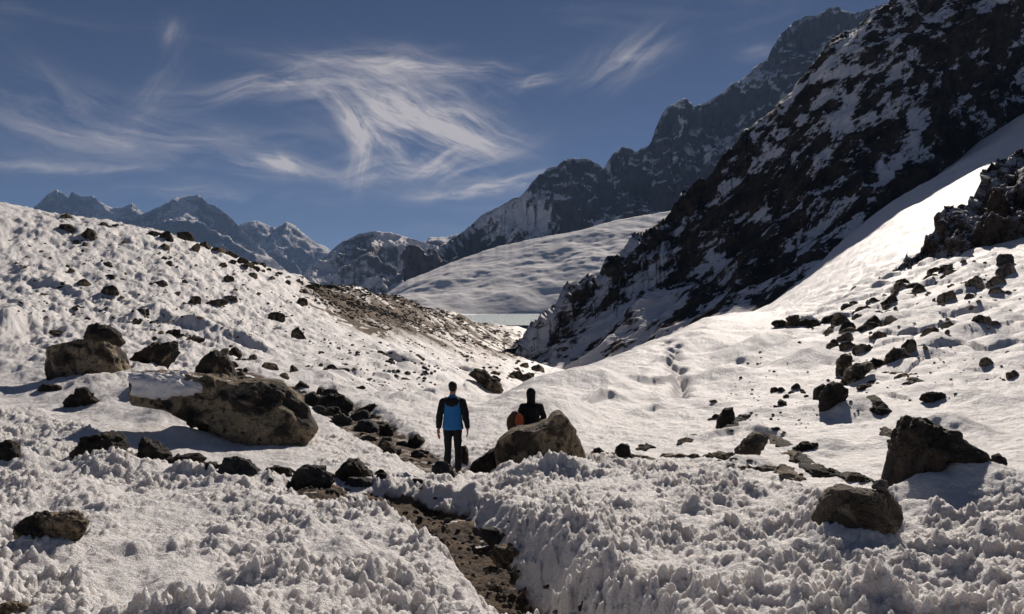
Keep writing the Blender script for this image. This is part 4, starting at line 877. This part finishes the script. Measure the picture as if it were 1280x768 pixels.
def standing():
    d = 16.9; fx = W(566, 594, d); fy = relief(np.array([fx.x]), np.array([d]))[0]
    t = bpy.data.objects.new('person', None); link(t); t.location = (fx.x, d, fx.z)
    t['label'] = 'standing person seen from behind in a blue jacket with black sleeves and black trousers'; t['category'] = 'person'; t['group'] = 'walkers resting on the trail'
    wl = (-.275, .03, .88); wr_ = (.28, .02, .88)
    it = head((0, .01, 1.665), -.25)
    it += [((( 0, -.005, 1.60), .055), ((0, -.01, 1.46), .062)), (((-.13, 0, 1.42), .07), ((.13, 0, 1.42), .07)), (((0, 0, 1.38), (.16, .1, .08)), ((0, 0, 1.05), (.13, .09, .08))), (((0, 0, 1.05), (.13, .09, .08)), ((0, 0, .93), (.155, .1, .08)))]
    for s, wv in ((-1, wl), (1, wr_)):
        it += [(((s * .18, 0, 1.41), .055), ((s * .245, -.03, 1.15), .042)), (((s * .245, -.03, 1.15), .042), (wv, .027))]
        it += [(((s * .085, 0, .92), .085), ((s * .095, .01, .5), .055)), (((s * .095, .01, .5), .055), ((s * .10, -.015, .10), .038))]
        it += hand(s, wv)
    b = add_obj('body', blobs(it, .0075, 3, 'body', [SKIN]), t)
    hr = [(((-.003, -.012, 1.712), (.081, .093, .080)), ((.003, -.016, 1.70), (.081, .093, .078))), (((0, -.055, 1.66), (.070, .055, .06)), ((0, -.06, 1.63), (.058, .04, .035)))]
    add_obj('hair', blobs(hr, .008, 2, 'hair', [HAIR]), t)
    jk = [(((-.14, -.005, 1.415), (.075, .085, .065)), ((.14, -.005, 1.415), (.075, .085, .065))), (((0, -.01, 1.40), (.19, .125, .09)), ((0, -.005, 1.12), (.175, .125, .1))),
          (((0, -.005, 1.12), (.175, .125, .1)), ((0, 0, .90), (.205, .145, .05))), (((0, -.01, 1.44), (.12, .085, .06)), ((0, -.01, 1.53), (.066, .068, .03)))]
    me = blobs(jk, .0085, 3, 'jacket', [BLUE, BLACKF]); wrinkle(me, .011, 9, 3)
    for p in me.polygons:
        x, y, z = p.center
        p.material_index = 1 if (abs(x) > .165 + .03 * max(0, (1.0 - z)) / .15 or (z > 1.30 and abs(x) > .14)) else 0
    add_obj('jacket', me, t, 'blue back panel with black side panels')
    for s, wv in ((-1, wl), (1, wr_)):
        wv = np.array(wv); me = blobs([(((s * .178, -.005, 1.40), (.078, .085, .075)), ((s * .245, -.03, 1.15), (.068, .072, .06))), (((s * .245, -.03, 1.15), (.068, .072, .06)), (wv + np.array([0, 0, .02]), (.052, .054, .02)))], .0085, 3, 'sleeve', [BLACKF]); wrinkle(me, .010, 14, 5 + s)
        add_obj('sleeve', me, t)
    me = blobs([(((-.10, -.10, 1.425), (.055, .05, .05)), ((.10, -.10, 1.425), (.055, .05, .05))), (((-.07, -.13, 1.38), (.05, .035, .045)), ((.07, -.13, 1.38), (.05, .035, .045))), (((0, -.14, 1.35), (.06, .03, .04)), ((0, -.12, 1.40), (.09, .045, .05)))], .0085, 2, 'hood', [BLACKF]); wrinkle(me, .01, 12, 4)
    add_obj('hood', me, t)
    me = blobs([(((-.05, -.055, 1.485), (.05, .045, .022)), ((.06, -.055, 1.495), (.05, .045, .022)))], .008, 2, 'collar', [NAVY]); add_obj('collar', me, t)
    tr = []
    for s in (-1, 1):
        tr += [(((s * .085, 0, .95), (.095, .11, .06)), ((s * .092, 0, .72), (.085, .095, .06))), (((s * .092, 0, .72), (.085, .095, .06)), ((s * .098, .012, .48), (.068, .072, .05))), (((s * .098, .012, .48), (.068, .072, .05)), ((s * .102, -.012, .13), (.062, .068, .03)))]
    me = blobs(tr, .0085, 3, 'trousers', [BLACKF]); wrinkle(me, .012, 10, 8); add_obj('trousers', me, t)
    for s in (-1, 1):
        me = blobs([(((s * .102, -.02, .14), (.052, .055, .02)), ((s * .104, -.02, .05), (.048, .055, .04))), (((s * .104, -.03, .035), (.046, .05, .035)), ((s * .112, .16, .03), (.044, .05, .028)))], .008, 2, 'boot', [BOOT]); add_obj('boot', me, t)
    t.rotation_euler = (0, 0, math.radians(-4))
    # red cloth in the left hand
    me = blobs([((( -.288, .03, .85), (.022, .03, .03)), ((-.282, .03, .76), (.018, .026, .03))), (((-.282, .03, .76), (.018, .026, .03)), ((-.262, .035, .69), (.012, .02, .018)))], .006, 1, 'cloth', [RED]); wrinkle(me, .008, 30, 9)
    M = Matrix.Translation(t.location) @ Matrix.Rotation(math.radians(-4), 4, 'Z'); base_p = M @ Vector((-.27, .03, .67))
    co = Vector((-.27, .03, .67)); 
    for v in me.vertices: v.co = v.co - co
    r = add_obj('cloth', me, None, "small red cloth hanging from the standing person's left hand", 'cloth'); r.location = base_p; r.rotation_euler = t.rotation_euler
    return t
standing()
def sitting():
    d = 18.6; s0 = W(664, 541, d)                    # seat point
    t = bpy.data.objects.new('person', None); link(t); t.location = (s0.x, d, s0.z)
    t['label'] = 'seated person in a black hooded jacket behind the central boulder'; t['category'] = 'person'; t['group'] = 'walkers resting on the trail'
    body = head((0, .05, .80)) + [(((0, .03, .74), .052), ((0, .01, .60), .06)), (((-.13, 0, .56), .06), ((.13, 0, .56), .06)), (((0, 0, .52), (.15, .1, .08)), ((0, -.02, .12), (.15, .11, .1)))]
    jk = [(((-.13, .0, .56), (.085, .09, .07)), ((.13, .0, .56), (.085, .09, .07))), (((0, .0, .52), (.18, .13, .09)), ((0, -.01, .28), (.175, .13, .1))), (((0, -.01, .28), (.175, .13, .1)), ((0, -.01, .08), (.205, .15, .06))), (((0, .015, .60), (.12, .085, .05)), ((0, .025, .68), (.06, .068, .03)))]
    tr = []; 
    for s in (-1, 1):
        el_ = (s * .265, .02, .33); wv = (s * .20, .24, .20)
        body += [(((s * .17, 0, .56), .055), (el_, .042)), ((el_, .042), (wv, .027))] + hand(s, wv, (-s * .25, .93, -.26), (0, .26, .93))
        body += [(((s * .09, .02, .08), .08), ((s * .11, .44, .10), .06)), (((s * .11, .44, .10), .06), ((s * .12, .52, -.30), .04))]
        tr += [(((s * .09, .0, .08), (.10, .11, .09)), ((s * .11, .44, .10), (.075, .075, .075))), (((s * .11, .44, .10), (.075, .075, .075)), ((s * .12, .52, -.28), (.06, .065, .03)))]
    add_obj('body', blobs(body, .008, 3, 'body', [SKIN]), t)
    me = blobs(jk, .009, 3, 'jacket', [BLACKF]); wrinkle(me, .012, 9, 13); add_obj('jacket', me, t)
    for s in (-1, 1):
        me = blobs([(((s * .175, 0, .555), (.075, .08, .07)), ((s * .268, .02, .33), (.06, .064, .058))), (((s * .268, .02, .33), (.06, .064, .058)), ((s * .205, .22, .21), (.044, .044, .04)))], .009, 3, 'sleeve', [BLACKF]); wrinkle(me, .01, 14, 15 + s); add_obj('sleeve', me, t)
    me = blobs([(((0, .02, .84), (.098, .108, .098)), ((0, .03, .76), (.092, .098, .08))), (((0, .01, .76), (.085, .088, .07)), ((0, .0, .64), (.085, .085, .05)))], .009, 3, 'hood', [BLACKF]); wrinkle(me, .008, 10, 16); add_obj('hood', me, t)
    me = blobs(tr, .009, 3, 'trousers', [BLACKF]); wrinkle(me, .012, 10, 18); add_obj('trousers', me, t)
    for s in (-1, 1):
        me = blobs([(((s * .12, .53, -.30), (.05, .055, .03)), ((s * .122, .53, -.38), (.046, .055, .04))), (((s * .122, .53, -.39), (.046, .05, .035)), ((s * .13, .70, -.395), (.044, .05, .03)))], .009, 2, 'boot', [BOOT]); add_obj('boot', me, t)
    # backpack leaning at the left
    k = bpy.data.objects.new('backpack', None); link(k); kp = W(645, 541, d - .35); k.location = kp
    k['label'] = 'brown and orange rucksack standing at the left of the seated person'; k['category'] = 'backpack'
    me = blobs([(((-.05, 0, .10), (.13, .12, .10)), ((-.06, .02, .26), (.13, .11, .10))), (((-.07, .02, .28), (.11, .1, .08)), ((-.02, .02, .40), (.08, .08, .05)))], .01, 3, 'main_bag', [BROWNF]); wrinkle(me, .014, 9, 21); add_obj('main_bag', me, k)
    me = blobs([(((.05, -.09, .20), (.07, .05, .07)), ((.07, -.07, .33), (.075, .05, .06)))], .009, 2, 'front_pocket', [ORANGE]); wrinkle(me, .012, 12, 22); add_obj('front_pocket', me, k)
    me = blobs([(((-.02, -.09, .06), (.12, .06, .06)), ((.10, -.09, .13), (.09, .05, .06)))], .009, 2, 'base_panel', [BLACKF]); add_obj('base_panel', me, k)
    me = blobs([(((.12, -.06, .36), (.014, .01, .02)), ((.15, -.05, .25), (.014, .01, .02))), (((.15, -.05, .25), (.014, .01, .02)), ((.13, -.06, .12), (.014, .01, .02)))], .006, 1, 'strap', [ORANGE]); add_obj('strap', me, k)
    return t
sitting()
B('boulder', [(640,575),(640,548),(650,541),(680,541),(690,550),(690,575)], R_GREY, 'stone seat hidden behind the central boulder under the seated person', seed=90, sub=4, n=4, d=18.35, rough=.02, thick=.9)

# ------------------------------------------------------------------ haze
m_h = bpy.data.materials.new('haze'); m_h.use_nodes = True; t = m_h.node_tree; t.nodes.clear()
pv = t.nodes.new('ShaderNodeVolumePrincipled'); ou = t.nodes.new('ShaderNodeOutputMaterial'); t.links.new(pv.outputs[0], ou.inputs['Volume'])
pv.inputs['Color'].default_value = (.36, .58, 1.0, 1); pv.inputs['Density'].default_value = 4.3e-5; pv.inputs['Anisotropy'].default_value = 0.0
bm = bmesh.new(); bmesh.ops.create_cube(bm, size=1); me = bpy.data.meshes.new('haze')
for v in bm.verts:
    v.co.x = 10500 if v.co.x > 0 else -10500; v.co.y = 10500 if v.co.y > 0 else -10500; v.co.z = 1200 if v.co.z > 0 else -130
bm.to_mesh(me); bm.free(); me.materials.append(m_h); add_obj('haze', me, kind='stuff')
